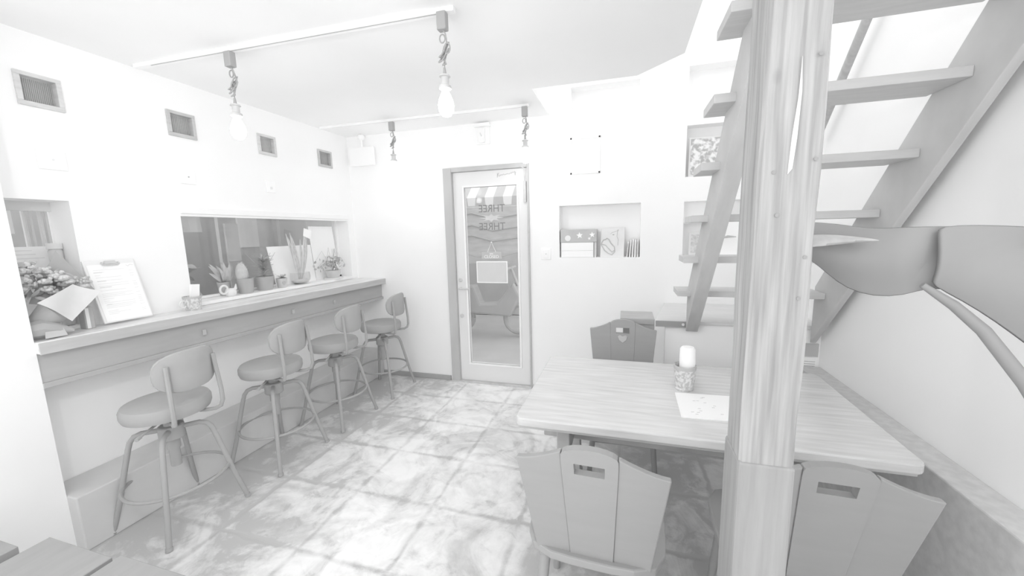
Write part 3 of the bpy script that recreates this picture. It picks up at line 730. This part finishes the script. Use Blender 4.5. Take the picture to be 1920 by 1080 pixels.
while v > .12:
    u = .14
    if int(v*100) % 5 == 0: w_ = .18
    w_ = random.choice((.10, .2, .45, .6, .5))
    ln.prism([onclip(u, v, .002), onclip(u+w_, v, .002), onclip(u+w_, v+.007, .002), onclip(u, v+.007, .002)], nrm*.0004)
    if random.random() < .6: ln.prism([onclip(.82, v, .002), onclip(.9, v, .002), onclip(.9, v+.007, .002), onclip(.82, v+.007, .002)], nrm*.0004)
    v -= random.choice((.025, .035, .05))
ln.build('printed_lines', INKL, t)
hd = MB()
for u, v, w_ in ((.13, .80, .16), (.14, .66, .17), (.15, .56, .22), (.16, .28, .1)): hd.prism([onclip(u, v, .0026), onclip(u+w_, v, .0026), onclip(u+w_, v+.012, .0026), onclip(u, v+.012, .0026)], nrm*.0004)
hd.tube([onclip(.80, .90, .003), onclip(.84, .88, .003), onclip(.88, .905, .003), onclip(.95, .895, .003)], .0012, 5)
hd.build('printed_headings', mat('heading_ink', 238, .8), t)
# bouquet
t = thing('wrapped_bouquet', (-2.65, 1.12, CZ), 'dried flower bouquet wrapped in kraft paper lying at the left counter end', 'bouquet')
C0 = Vector((-2.62, 1.10, 0))
# front kraft flap
def quad_sheet(a, b, c_, d_, n=8, amp=.008, th=.0015, ph=0.0):
    a, b, c_, d_ = map(Vector, (a, b, c_, d_)); g = []
    for i in range(n+1):
        row = []
        for j in range(n+1):
            u, v = i/n, j/n
            p = a*(1-u)*(1-v)+b*u*(1-v)+c_*u*v+d_*(1-u)*v
            row.append(p+Vector((amp*math.sin(5*u+3*v+ph), 0, amp*.7*math.cos(4*v+ph)*math.sin(PI*u))))
        g.append(row)
    return MB().sheet(g, th)
quad_sheet((-2.575, 1.035, 1.232), (-2.560, 1.135, 1.125), (-2.575, 1.262, 1.255), (-2.61, 1.18, 1.30), amp=.008).build('kraft_paper_front', KRAFT, t, smooth=True)
quad_sheet((-2.71, 1.185, 1.465), (-2.70, 1.06, 1.22), (-2.62, 1.14, 1.20), (-2.67, 1.292, 1.25), amp=.006, ph=1).build('kraft_paper_back', KRAFTD, t, smooth=True)
g = []
for a_ in range(11):
    row = []
    for q in range(7):
        f = q/6; th = PI*(-.62+1.05*a_/10); R_ = .028+.062*f
        row.append((-2.675+R_*.9*math.cos(th)+.012*math.sin(a_*1.9+q), 1.02+.10*f+R_*.9*math.sin(th)*.6+.02*(a_/10), CZ+.012+.035+.125*f+R_*.55*math.sin(th)+.006*math.sin(a_*2.3)))
    g.append(row)
MB().sheet(g, .002).build('dark_wrap', KRAFTD, t, smooth=True)
b = MB(); b.tube([(-2.63, 1.0, 1.10), (-2.62, 1.05, 1.105), (-2.61, 1.10, 1.09), (-2.60, 1.15, 1.075)], [.038, .045, .032, .008], 9)
b.tube([(-2.66, 1.04, 1.12), (-2.64, 1.10, 1.17), (-2.64, 1.18, 1.21)], [.03, .06, .03], 9).build('wrap_end', KRAFTD, t, smooth=True)
b = MB(); b.prism([(-2.575, 1.04, 1.062), (-2.575, 1.115, 1.062), (-2.585, 1.108, 1.10), (-2.585, 1.05, 1.12)], (-.003, 0, 0)); b.build('kraft_strip', mat('mid_kraft', 214, .8, 206), t)
fl = MB(); random.seed(14)
for k in range(46):
    y = random.uniform(1.01, 1.24); z = 1.245+random.uniform(0, .15)+(1.24-y)*.15; x = -2.655+random.uniform(-.04, .035)
    if z > 1.47-(y-1.0)*.62: z = 1.44-(y-1.0)*.68
    r = random.uniform(.012, .026)
    fl.ball((x, y, z), r, r, r*.7, 8, 5)
    for q in range(5):
        a = random.uniform(0, 2*PI); fl.ball((x+r*math.cos(a)*.9, y+r*math.sin(a)*.9, z+random.uniform(-.3, .6)*r), r*.45, seg=6, rings=4)
fl.build('flower_heads', FLOW, t, smooth=True)
lv = MB()
for k in range(70):
    y = random.uniform(1.0, 1.25); z = 1.21+random.uniform(0, .18)+(1.24-y)*.12; x = -2.68+random.uniform(-.04, .03)
    if z > 1.46-(y-1.0)*.62: z = 1.40-(y-1.0)*.66
    leafblade(lv, (x, y, z), (x+random.uniform(-.03, .04), y+random.uniform(-.04, .04), z+random.uniform(-.02, .05)), .008, .005, 3)
lv.build('leaves', mat('dried_leaves', 200, .8, 188, 30), t, smooth=True)
t = thing('counter_holder', (-2.69, 1.25, CZ), 'small grey upright block behind the bouquet beside the clipboard', 'holder')
box(-2.715, 1.225, CZ, -2.665, 1.262, 1.17).build('block', KRAFTD, t, bevel=.003)
box(-2.664, 1.229, CZ+.002, -2.661, 1.243, 1.165).build('pale_edge', BACKL, t)

# ------------------------------------------------------------------ lighting tracks and pendants
def track(y, label, yr):
    t = thing('lighting_track', (-1.7, y, ZC), label, 'lighting track', 'white ceiling tracks')
    a = Vector((-2.70, y-yr, ZC)); b = Vector((-.745, y+yr, ZC)); d_ = (b-a).normalized(); s = Vector((-d_.y, d_.x, 0))*.017
    MB().prism([a-s, b-s, b+s, a+s], (0, 0, -.022)).build('rail', WHT, t, bevel=.003)
    q = s*.18; a2 = a+d_*.13
    MB().prism([a2-q-s*.55, b-q-s*.55-d_*.04, b+q-s*.55-d_*.04, a2+q-s*.55], (0, 0, -.0235)).build('power_slot', INK if y < 2 else GRYL, t)
track(1.685, 'long white ceiling track with dark slot, the nearer one', .035)
track(3.075, 'white ceiling track above the door, the farther one', .03)
def pendant(x, y, drop, label, seed, watt=None):
    random.seed(seed)
    t = thing('pendant_lamp', (x, y, ZC-.022), label, 'pendant lamp', 'bare bulb pendants')
    z = ZC-.022
    MB().box(x-.022, y-.018, z-.075, x+.022, y+.018, z+.0).build('track_adapter', CORD, t, bevel=.004)
    c = MB()
    P = [Vector((x, y, z-.07))]
    # gathered cord: loops tied in a bundle
    for k in range(22):
        a = k*1.15; rr = .012+.008*math.sin(k*2.3)
        P.append(Vector((x+rr*math.cos(a)+.010*math.sin(k*.4), y+rr*math.sin(a), z-.09-.075*abs(math.sin(k*.55))-.003*k)))
    P.append(Vector((x, y, z-.19)))
    sm = []
    for i in range(len(P)-1):
        for q in range(3): sm.append(P[i].lerp(P[i+1], q/3))
    sm.append(P[-1]); c.tube(sm, .0038, 6)
    c.loop([(x+.018+.014*math.cos(2*PI*k/14), y, z-.15+.022*math.sin(2*PI*k/14)) for k in range(14)], .0032, 6)
    c.loop([(x-.006+.013*math.cos(2*PI*k/14), y+.004, z-.105+.018*math.sin(2*PI*k/14)) for k in range(14)], .0032, 6)
    c.tube([(x, y, z-.18), (x+.002, y, z-drop+.07)], .0026, 6).build('cord', CORD, t, smooth=True)
    MB().tube([(x, y, z-drop+.085), (x, y, z-drop+.055)], [.005, .009], 10).build('strain_relief', CORD, t, smooth=True)
    MB().lathe([(.008, .058), (.024, .052), (.026, .046), (.018, .043), (.018, .012), (.027, .006), (.029, -.006), (.022, -.010)], (x, y, z-drop), 20).build('socket', BRASS, t, smooth=True)
    zb = z-drop-.008
    MB().lathe([(.014, 0), (.017, -.012), (.030, -.040), (.037, -.068), (.034, -.095), (.020, -.115), (.002, -.121)], (x, y, zb), 24).build('bulb', BULB, t, smooth=True)
    ld = bpy.data.lights.new('bulb_light', 'POINT'); ld.energy = watt or LAMP_W; ld.shadow_soft_size = .04; ld.color = (1, 1, 1)
    lo = bpy.data.objects.new('bulb_light', ld); COL.objects.link(lo); lo.location = (x, y, zb-.19)
    return t
pendant(-2.022, 1.672, .315, 'bare bulb pendant on the nearer track, left one above the counter', 1)
pendant(-.80, 1.705, .315, 'bare bulb pendant at the right end of the nearer track', 2)
pendant(-1.97, 3.070, .325, 'bare bulb pendant on the farther track, left of the door', 3)
pendant(-.775, 3.087, .305, 'bare bulb pendant at the right end of the farther track beside the door', 4)

# two unseen pendants added near the camera to even out the light
pendant(-.95, .0, .315, 'added bare bulb fill pendant, unseen, outside the frame at the left', 5, 8.0)
pendant(.86, .42, .315, 'added bare bulb fill pendant, unseen, outside the frame at the right', 6, 1.2)

# ------------------------------------------------------------------ far wall fittings
t = thing('exit_light_box', (-2.53, YF-.05, 2.2), 'white hanging guide light box in the far left ceiling corner', 'light box')
box(-2.675, YF-.075, 2.195, -2.395, YF-.045, 2.375).build('box', WHT, t, bevel=.006)
MB().tube([(-2.53, YF-.06, 2.37), (-2.53, YF-.06, 2.47)], .010, 10).ball((-2.53, YF-.06, 2.47), .036, .036, .03).build('hanger', WHT, t, smooth=True)
t = thing('emergency_light', (-1.265, YF, 2.3), 'white square emergency light fitting high above the door', 'light fitting')
box(-1.335, YF-.05, 2.455, -1.185, YF-.0005, 2.485).build('hood', WHT, t, bevel=.004)
box(-1.325, YF-.02, 2.305, -1.195, YF-.0005, 2.455).build('base', WHT, t, bevel=.004)
box(-1.30, YF-.045, 2.315, -1.235, YF-.02, 2.445).build('lens', TRIMW, t, bevel=.006)
MB().tube([(-1.275, YF-.046, 2.40), (-1.262, YF-.047, 2.37)], .005, 6).build('marking', GRYL, t)
t = thing('picture_frame', (-.337, YF, 1.98), 'thin white empty picture frame on the far wall beside the stairs', 'picture frame')
f = MB(); a0, a1, b0, b1 = -.465, -.21, 1.985, 2.29
f.box(a0, YF-.012, b0, a1, YF-.0005, b0+.016).box(a0, YF-.012, b1-.016, a1, YF-.0005, b1).box(a0, YF-.012, b0, a0+.016, YF-.0005, b1).box(a1-.016, YF-.012, b0, a1, YF-.0005, b1)
f.build('frame', TRIMW, t, bevel=.002); box(a0+.012, YF-.006, b0+.012, a1-.012, YF-.0008, b1-.012).build('panel', WHT, t)
for z in (b0+.022, b1-.026): MB().box(a1-.06, YF-.010, z, a1-.03, YF-.0062, z+.004).build('clip', WHT, t)
t = thing('light_switch', (-.685, YF, 1.24), 'white switch plate with a small dark dot beside the book niche', 'switch')
box(-.732, YF-.009, 1.245, -.642, YF-.0005, 1.350).build('plate', WHT, t, bevel=.004)
box(-.712, YF-.013, 1.262, -.662, YF-.009, 1.334).build('rocker', TRIMW, t, bevel=.002)
MB().ball((-.687, YF-.0135, 1.297), .004, .002, .004).build('indicator', INK, t)

# niche with boxes, canvas, books
NZ = 1.2635; ny = YF+.012
t = thing('drawer_box', (-.42, YF, NZ), 'white two-drawer paper box in the wall niche', 'box')
box(-.552, ny, NZ, -.262, ny+.10, 1.398).build('body', OFFP, t, bevel=.003)
for z in (1.268, 1.325): box(-.547, ny-.004, z, -.267, ny, z+.052+.012*(z > 1.3)).build('drawer', PAPER, t, bevel=.002)
t = thing('floral_box', (-.42, YF, 1.40), 'dark box with white star flowers lying on the white drawer box', 'box')
box(-.556, ny-.004, 1.3985, -.236, ny+.10, 1.512).build('body', mat('dark_card_box', 208, .6, 200), t, bevel=.003)
fm = MB()
for cx_, cz_, R_ in ((-.385, 1.458, .030), (-.275, 1.462, .026), (-.30, 1.43, .015)):
    P = [(cx_+(R_ if k % 2 == 0 else R_*.45)*math.cos(2*PI*k/10+.4), ny-.0045, cz_+(R_ if k % 2 == 0 else R_*.45)*math.sin(2*PI*k/10+.4)) for k in range(10)]
    fm.prism(P, (0, -.0008, 0))
fm.build('printed_flowers', PAPER, t)
MB().lathe([(.002, 0), (.026, 0), (.026, .0012), (.002, .0012)], (0, 0, 0), 20).xf(Matrix.Translation((-.49, ny-.0042, 1.435)) @ Matrix.Rotation(PI/2, 4, 'X')).build('printed_moon', OFFP, t)
t = thing('dark_folder', (-.245, YF, NZ), 'thin dark folder standing right of the drawer box', 'folder')
box(-.258, ny, NZ, -.238, ny+.10, 1.397).build('cover', BACKM, t)
t = thing('face_canvas', (-.10, YF, NZ), 'pale canvas painted with large lips and an eye, leaning in the niche', 'painting')
MB().prism([(-.205, ny+.005, NZ), (-.005, ny+.005, NZ), (-.0, ny+.06, 1.522), (-.20, ny+.06, 1.510)], (0, .014, 0)).build('canvas', mat('canvas_pale', 244, .8, 236, 6), t)
def onc(u, v): return (-.205+u*.2, ny+.005+v*.215-.002, NZ+v*1.0)
def onc(u, v):
    f = v/.25
    return (-.205+u*.2, ny+.003+.055*f, NZ+v)
lip = MB()
LP = [(.03, .115), (.12, .150), (.22, .155), (.27, .165), (.36, .155), (.46, .12), (.60, .09), (.62, .05), (.50, .02), (.34, .035), (.18, .06)]
lip.tube([onc(*p) for p in LP+[LP[0]]], .0045, 6).tube([onc(.06, .115), onc(.22, .105), onc(.36, .075), onc(.5, .045), onc(.6, .06)], .004, 6)
lip.build('painted_lips', mat('lip_paint', 214, .7, 200, 30), t)
ey = MB(); ey.tube([onc(.42, .20), onc(.5, .215), onc(.62, .22), onc(.78, .235)], .0015, 5).ball(onc(.55, .195), .008, .003, .005).tube([onc(.74, .24), onc(.70, .18), onc(.76, .15), onc(.74, .10)], .002, 5)
ey.build('painted_eye', mat('eye_paint', 206, .7, 196, 30), t)
tilt = [.028, .024, .016, .008, .0]
for i in range(5):
    x = .018+i*.020; x = .016+i*.0215; tilt = [.012, .010, .006, .003, .0]; hb = (.135, .150, .155, .150, .152)[i]; wd = (.010, .012, .014, .015, .014)[i]
    t = thing('paperback_book', (x, YF, NZ), ['leaning thin book next to the painted canvas', 'second leaning white book from the canvas', 'middle white book of the niche row', 'fourth thick white book of the niche row', 'upright book at the right end of the niche row'][i], 'book', 'books leaning in the wall niche')
    MB().prism([(x, ny, NZ), (x+wd, ny, NZ), (x+wd+tilt[i], ny, NZ+hb), (x+tilt[i], ny, NZ+hb)], (0, .09, 0)).build('cover', (OFFP if i != 4 else GRYL) if i != 0 else BACKL, t)
    MB().prism([(x+wd*.3, ny-.0006, NZ+.02), (x+wd*.7, ny-.0006, NZ+.02), (x+wd*.7+tilt[i]*.8, ny-.0006, NZ+hb*.85), (x+wd*.3+tilt[i]*.8, ny-.0006, NZ+hb*.85)], (0, .0006, 0)).build('spine_print', INK if i in (0, 4) else GRYL, t)
# upper right niche picture
t = thing('framed_photo', (.60, YF, 1.9105), 'framed crowd photograph leaning in the niche behind the stairs', 'photo')
box(.487, ny+.02, 1.9115, .74, ny+.035, 2.215).build('frame', GRYL, t, bevel=.002)
box(.499, ny+.0185, 1.925, .728, ny+.02, 2.205).build('print', PHOTO, t)
t = thing('niche_shelf', (.77, YF, 1.54), 'thin glass-like shelf board inside the lower stair niche', 'shelf')
box(.463, YF+.02, 1.538, .70, YF+.119, 1.546).build('board', BACKL, t)
t = thing('small_picture', (.55, YF, NZ), 'small grey framed picture in the lower niche left of the stringer', 'picture')
box(.515, ny+.03, NZ, .63, ny+.042, 1.462).build('frame', GRYL, t, bevel=.002)
box(.530, ny+.029, NZ+.03, .615, ny+.030, 1.445).build('print', mat('small_print', 234, .7, 205, 60), t)
t = thing('open_book', (.86, YF, NZ), 'large white open sheet standing in the niche seen between the treads', 'book')
MB().prism([(.70, ny+.03, NZ), (1.06, ny+.03, NZ), (1.06, ny+.06, 1.62), (.72, ny+.06, 1.60)], (0, .01, 0)).build('sheet', PAPER, t)
MB().tube([(.70, ny+.02, 1.40), (.80, ny+.015, 1.425), (.86, ny+.012, 1.422)], [.002, .010, .003], 8).build('pen', INK, t, smooth=True)

# ------------------------------------------------------------------ landing, bench and stairs
t = thing('stair_landing', (.7, 3.1, 0), 'white boxed stair landing with a grey wooden top board', 'landing')
MB().prism([(.285, 2.80, 0), (XR-.001, 2.80, 0), (XR-.001, YF-.001, 0), (.345, YF-.001, 0)], (0, 0, .848)).build('box', PL, t)
MB().prism([(.215, 2.775, .848), (XR-.001, 2.775, .848), (XR-.001, YF-.001, .848), (.335, YF-.001, .848)], (0, 0, .022)).build('top_board', LAND, t, bevel=.003)
box(.218, 2.768, .826, .425, 2.7749, .868).build('dark_nosing', BLKL, t, bevel=.002)
MB().lathe([(.010, 0), (.008, .008)], (0, 0, 0), 12).xf(Matrix.Translation((.395, 2.768, .847)) @ Matrix.Rotation(PI/2, 4, 'X')).build('nosing_screw', CERW, t)
t = thing('low_wooden_bench', (.12, 2.9, 0), 'dark low wooden cabinet pushed against the landing behind the chair', 'bench')
box(-.02, 2.79, .83, .213, 3.05, .872).build('top', DWOOD, t, bevel=.004)
box(.0, 2.80, 0, .213, 3.04, .83).build('body', mat('bench_side_wood', 200, .6, 192, 6, (5, 5, 1)), t, bevel=.004)
t = thing('notice_plate', (1.165, 2.79, .55), 'dark square plate over a small printed sheet low on the landing box', 'notice')
box(1.10, 2.793, .664, 1.198, 2.7995, .752).build('plate', mat('plate_dark', 204, .6, 198), t, bevel=.002)
f = MB()
for a0, a1, b0, b1 in ((1.112, 1.118, .69, .73),): f.box(a0, 2.7925, b0, a1, 2.793, b1)
f.build('plate_marks', OFFP, t)
box(1.10, 2.795, .545, 1.196, 2.7995, .658).build('sheet', PAPER, t)
f = MB()
for z in (.63, .615, .60): f.box(1.125, 2.7945, z, 1.185, 2.795, z+.004)
f.tube([(1.175, 2.7945, .60), (1.168, 2.7945, .59), (1.178, 2.7945, .58), (1.17, 2.7945, .57)], .002, 5)
f.build('sheet_print', INK, t)

Y0, Z0, G, RI = 2.627, 1.102, .2106, .2313
t = thing('open_staircase', (.8, 2.7, .85), 'steep open wooden staircase with dark plank treads climbing toward the camera', 'staircase')
for i in range(7):
    y, z = Y0-G*i, Z0+RI*i
    xa = .333 if i < 6 else .40
    box(xa, y, z-.036, 1.135, y+.215, z).build('tread', DWOODX, t, bevel=.003)
def stringer(xa, xb, zn, zf, m, yb, mname='stringer'):
    """zn, zf: intercepts of lower and upper edges z = c - 1.098 y"""
    yt = .90
    pts = [(xa, yb, max(zn-1.098*yb, .0)), (xa, yt, zn-1.098*yt), (xa, yt, zf-1.098*yt), (xa, yb, zf-1.098*yb)]
    return MB().prism(pts, (xb-xa, 0, 0)).build(mname, m, t, bevel=.003)
stringer(.412, .487, 3.838, 4.13, SWOOD, 2.766)
stringer(1.135, 1.168, 3.80, 4.16, SWOOD, 2.766)
t = thing('wall_handrail', (1.17, 2.3, 2.2), 'dark round handrail rising along the right wall above the stairs', 'handrail')
P0, P1 = Vector((1.15, 2.96, 2.03)), Vector((1.15, 1.75, 3.36))
MB().tube([P0, P1], .022, 12).build('rail', DWOOD, t, smooth=True)
for f_ in (.15, .8):
    p = P0.lerp(P1, f_); MB().tube([p, p+Vector((.03, 0, -.04)), Vector((XR, p.y, p.z-.04))], .007, 8).build('bracket', BLKM, t, smooth=True)

# ------------------------------------------------------------------ post
NAIL = mat('rusty_nail', 170, .8, 160, 20, spec=.05)
t = thing('wooden_post', (.3, .92, 0), 'old weathered square timber post standing in front of the table', 'post')
px0, px1, py0, py1 = .243, .345, .855, .965
seg = []
mb = MB(); n = 26; rings = []; random.seed(2)
for i in range(n+1):
    z = 3.2*i/n; j = lambda: random.uniform(-.0018, .0018)
    c_ = .006
    ring = [(px0+j()+c_, py0+j()), (px1+j()-c_, py0+j()), (px1+j(), py0+c_+j()), (px1+j(), py1-c_), (px1-c_, py1), (px0+c_, py1), (px0+j(), py1-c_), (px0+j(), py0+c_)]
    rings.append([mb.bm.verts.new((x, y, z)) for x, y in ring])
for a, b in zip(rings, rings[1:]):
    for k in range(8): mb.bm.faces.new((a[k], a[(k+1) % 8], b[(k+1) % 8], b[k]))
mb.bm.faces.new(rings[0][::-1]); mb.bm.faces.new(rings[-1])
mb.build('shaft', POST, t)
mb = MB(); zt = 1.02
mb.box(px0-.002, py0-.004, 0, px1+.001, py1+.003, 1.005).build('lower_casing', mat('casing_wood', 214, .7, 200, 6, (9, 9, .5), bump=.15, spec=.1, k=.56), t, bevel=.006)
MB().prism([(.3000, py0-.0022, 1.80), (.3035, py0-.0022, 1.74), (.3015, py0-.0022, 1.66), (.2975, py0-.0022, 1.605), (.2905, py0-.0022, 1.595), (.2930, py0-.0022, 1.66), (.2985, py0-.0022, 1.73)], (0, .002, 0)).build('bare_wood_scar', mat('fresh_wood_scar', 240, .8, 234, 20), t)
for x, z in ((.268, 1.60), (.334, 1.62), (.328, 1.80), (.33, 1.44), (.325, 1.36), (.278, 1.52)):
    MB().lathe([(.0035, 0), (.0035, .0006)], (0, 0, 0), 10).xf(Matrix.Translation((x, py0-.0018, z)) @ Matrix.Rotation(PI/2, 4, 'X')).build('nail_head', NAIL, t)

# ------------------------------------------------------------------ table
TX0, TX1, TY0, TY1, TZ = -.447, .985, 1.50, 2.365, .70
t = thing('dining_table', (.27, 1.93, 0), 'wooden trestle dining table with rounded corners behind the post', 'table')
mb = MB(); P = []
def rc(cx_, cy_, a0, r=.035):
    for k in range(6):
        a = a0+PI/2*k/5; P.append((cx_+r*math.cos(a), cy_+r*math.sin(a), TZ-.038))
rc(TX1-.01, TY1-.035, 0); rc(TX0+.035, TY1-.035, PI/2); rc(TX0+.035, TY0+.035, PI); rc(TX1-.035, TY0+.035, 1.5*PI)
mb.prism(P, (0, 0, .038)).build('tabletop', TWOOD, t, bevel=.006)
mb = MB(); mb.box(TX0+.012, TY0+.014, TZ-.052, TX1-.02, TY1-.02, TZ-.038).build('under_edge', TEDGE, t, bevel=.003)
for k, x in enumerate((-.26, .72)):
    for y in (1.70, 2.14):
        box(x-.030, y-.04, .06, x+.030, y+.04, .648).build('leg', DWOOD, t, bevel=.005)
    box(x-.035, 1.64, .0, x+.035, 2.22, .06).build('foot_beam', DWOOD, t, bevel=.012)
    box(x-.03, 1.60, .60, x+.03, 2.24, .649).build('top_beam', DWOOD, t, bevel=.005)
    box(x-.022, 1.73, .42, x+.022, 2.11, .50).build('cross_beam', DWOOD, t, bevel=.004)
box(-.40, 1.89, .41, .86, 1.95, .51).build('stretcher', DWOOD, t, bevel=.006)
# on the table
TT = TZ+.0005
t = napkin_cup((.300, 1.99, TT), 'patterned cup holding a folded white towel on the dining table', .050, .125, 0)
t2 = thing('rolled_towel', (.312, 1.99, TT+.02), 'rolled white oshibori towel standing in the patterned table cup', 'towel')
MB().lathe([(.026, 0), (.034, .02), (.037, .12), (.036, .185), (.028, .196), (.004, .198)], (.310, 1.99, TT+.022), 20).build('roll', PAPER, t2, smooth=True)
t = thing('table_menu', (.38, 1.80, TT), 'white printed menu sheet lying on the table behind the post', 'menu')
MB().prism([(.250, 1.925, TT), (.250+.30, 1.94, TT), (.250+.27, 1.68, TT), (.246, 1.665, TT)], (0, 0, .004)).build('sheet', PAPER, t)
f = MB(); random.seed(31)
for k in range(14):
    x, y = .29+random.uniform(0, .18), 1.70+random.uniform(0, .19); f.prism([(x, y, TT+.0041), (x+.012, y+.001, TT+.0041), (x+.013, y+.004, TT+.0041), (x+.001, y+.003, TT+.0041)], (0, 0, .0004))
f.build('print', INK, t)

# ------------------------------------------------------------------ chairs
def make_chair(label):
    """folk chair, back at y=0 facing -y; seat on +y side; width along x"""
    t = thing('dining_chair', (0, 0, 0), label, 'dining chair', 'dark carved wooden chairs')
    W_ = .225; ZS = .42
    def P(x, z, o=0.0):          # back plane leans toward -y with height
        return (x*(.80+.20*min(1, (z-ZS)/.40)), -.10*(z-ZS)/.45+o, z)
    th = .022
    def plate(pts, m, name, par, o=0.0, thk=th):
        a = [Vector(P(x, z, o)) for x, z in pts]; return MB().prism(a, (0, thk, 0)).build(name, m, par, bevel=.004)
    cz = .862
    # wings: top edge curves up toward the centre
    for s in (-1, 1):
        pts = [(s*.083, ZS-.02), (s*.225, ZS-.02), (s*.225, .812)]
        for k in range(1, 7):
            f = k/6; pts.append((s*(.225-.137*f), .812+.045*f**1.6))
        pts.append((s*.083, .859))
        plate(pts, BLKL, 'back_wing', t)
    hump = [(.083*math.cos(a), cz-.012+.028*math.sin(a)) for a in [PI*k/10 for k in range(11)]]
    c_ = MB()
    def add(pts, o=-.004, thk=.028):
        c_.prism([Vector(P(x, z, o)) for x, z in pts], (0, thk, 0))
    hx, h0, h1 = .045, .785, .823
    add([(-.083, ZS-.02), (.083, ZS-.02), (.083, h0), (-.083, h0)])
    add([(-.083, h0), (-hx, h0), (-hx, h1), (-.083, h1)]); add([(hx, h0), (.083, h0), (.083, h1), (hx, h1)])
    add([(-.083, h1), (.083, h1)]+hump)
    sp = c_.build('centre_splat', BLKL, t)
    cr_ = MB(); cr_.prism([Vector(P(x, z, .020)) for x, z in [(-.035, .765), (-.02, .775), (0, .766), (.02, .775), (.035, .765), (.025, .74), (0, .722), (-.025, .74)]], (0, .01, 0)).build('carved_relief', DWOOD, sp, bevel=.003)
    # seat: wide rounded plank
    S = []
    for k in range(24):
        a = 2*PI*k/24; cx_, sy = math.cos(a), math.sin(a); e = 4
        rad = (abs(cx_)**e+abs(sy)**e)**(-1/e); S.append((cx_*rad*.235, .185+sy*rad*.215, ZS))
    MB().prism(S, (0, 0, .03)).build('seat', BLKL, t, bevel=.006)
    for sx in (-1, 1):
        for sy, yy in ((-1, .03), (1, .34)):
            MB().tube([(sx*.16, yy, ZS), (sx*.195, yy+sy*.035, 0.0)], [.020, .015], 10).build('leg', BLKL, t, smooth=True)
    MB().tube([(-.178, .03-.017, .20), (.178, .03-.017, .20)], .010, 8).tube([(-.178, .357, .20), (.178, .357, .20)], .010, 8).build('stretcher', BLKL, t, smooth=True)
    return t
c0 = make_chair('black carved wooden chair in front of the table, left of the post')
c0.location = (-.085, 1.13, -.0); c0.rotation_euler.z = -.03
c1 = copy_tree(c0); c1.location = (.555, 1.21, 0); c1['label'] = 'black carved wooden chair right of the post in front of the table'
c2 = copy_tree(c0); c2.location = (-.0, 2.63, 0); c2.rotation_euler.z = PI+.02; c2['label'] = 'dark carved wooden chair on the far side of the table'

# ------------------------------------------------------------------ big leaf plant on the right
t = thing('large_leaf_plant', (1.0, .80, 0), 'large dark broad-leaved potted plant reaching in from the right edge', 'plant')
MB().lathe([(.10, .0), (.13, .26), (.14, .26), (.14, .30), (.12, .30), (.115, .25)], (.93, .62, 0), 28, True, False).build('pot', POTM, t, smooth=True)
MB().lathe([(.002, 0), (.117, 0)], (.93, .62, .26), 28, False, False).build('soil', SOIL, t)
def leaf(name, upper, lower, y0f, y1f, m, bulge=.022, n2=8):
    """upper/lower: matching outlines in (x, z); y runs along the leaf from y0f to y1f"""
    g = []; n = len(upper)
    for i in range(n):
        f = i/(n-1); row = []
        for j in range(n2+1):
            v = j/n2
            x = upper[i][0]*(1-v)+lower[i][0]*v; z = upper[i][1]*(1-v)+lower[i][1]*v
            y = y0f+(y1f-y0f)*f-bulge*math.sin(PI*v)+.012*math.sin(i*1.1+v*4)
            row.append((x, y, z))
        g.append(row)
    return MB().sheet(g, .0015).build(name, m, t, smooth=True, sub=1)
leaf('leaf', [(.36, 1.512), (.40, 1.508), (.46, 1.503), (.51, 1.488), (.56, 1.492), (.62, 1.492), (.66, 1.49), (.70, 1.49)],
     [(.36, 1.455), (.41, 1.425), (.45, 1.385), (.485, 1.355), (.53, 1.338), (.575, 1.345), (.600, 1.370), (.64, 1.36)], 1.06, .98, LEAFD)
leaf('leaf', [(.60, 1.492), (.66, 1.494), (.72, 1.488), (.80, 1.480), (.90, 1.44), (1.0, 1.38)],
     [(.595, 1.375), (.64, 1.345), (.69, 1.305), (.730, 1.268), (.80, 1.20), (.90, 1.14)], .985, .90, LEAFD, .025)
leaf('folded_leaf_tip', [(.36, 1.478), (.42, 1.480), (.47, 1.474), (.505, 1.466)], [(.36, 1.448), (.42, 1.455), (.46, 1.460), (.50, 1.464)], 1.0, .985, LEAFL, .01, 4)
leaf('leaf', [(.74, 1.492), (.82, 1.478), (.92, 1.42), (1.02, 1.34)], [(.70, 1.488), (.76, 1.46), (.85, 1.39), (.94, 1.30)], .93, .80, mat('dusty_leaf', 210, .5, 198, 6, (1, 5, 1), k=0.72), .03)
MB().tube([(.582, .97, 1.374), (.630, .96, 1.335), (.674, .95, 1.288), (.711, .90, 1.200), (.760, .84, 1.06), (.86, .74, .76), (.92, .66, .45), (.93, .62, .25)], [.006, .010, .012, .013, .014, .016, .017, .018], 10).build('leaf_stalk', LEAFD, t, smooth=True)
MB().tube([(.95, .88, 1.22), (.94, .82, 1.0), (.935, .68, .6), (.93, .62, .25)], .012, 8).build('stem', LEAFD, t, smooth=True)

# ------------------------------------------------------------------ slatted bench at the lower left corner
t = thing('slatted_bench', (-1.85, .35, 0), 'low dark slatted wooden bench cut off by the lower left corner', 'bench')
for x0_, x1_, y1_ in ((-2.38, -2.085, .672), (-2.035, -1.685, .730), (-1.665, -1.31, .745)):
    box(x0_, -.45, .39, x1_, y1_, .42).build('slat', SLATE, t, bevel=.003)
for y in (-.35, .55): box(-2.36, y, .33, -1.33, y+.05, .39).build('rail', SLATE, t, bevel=.003)
for x in (-2.34, -1.40):
    for y in (-.35, .55): box(x, y, 0, x+.05, y+.05, .33).build('leg', SLATE, t, bevel=.003)
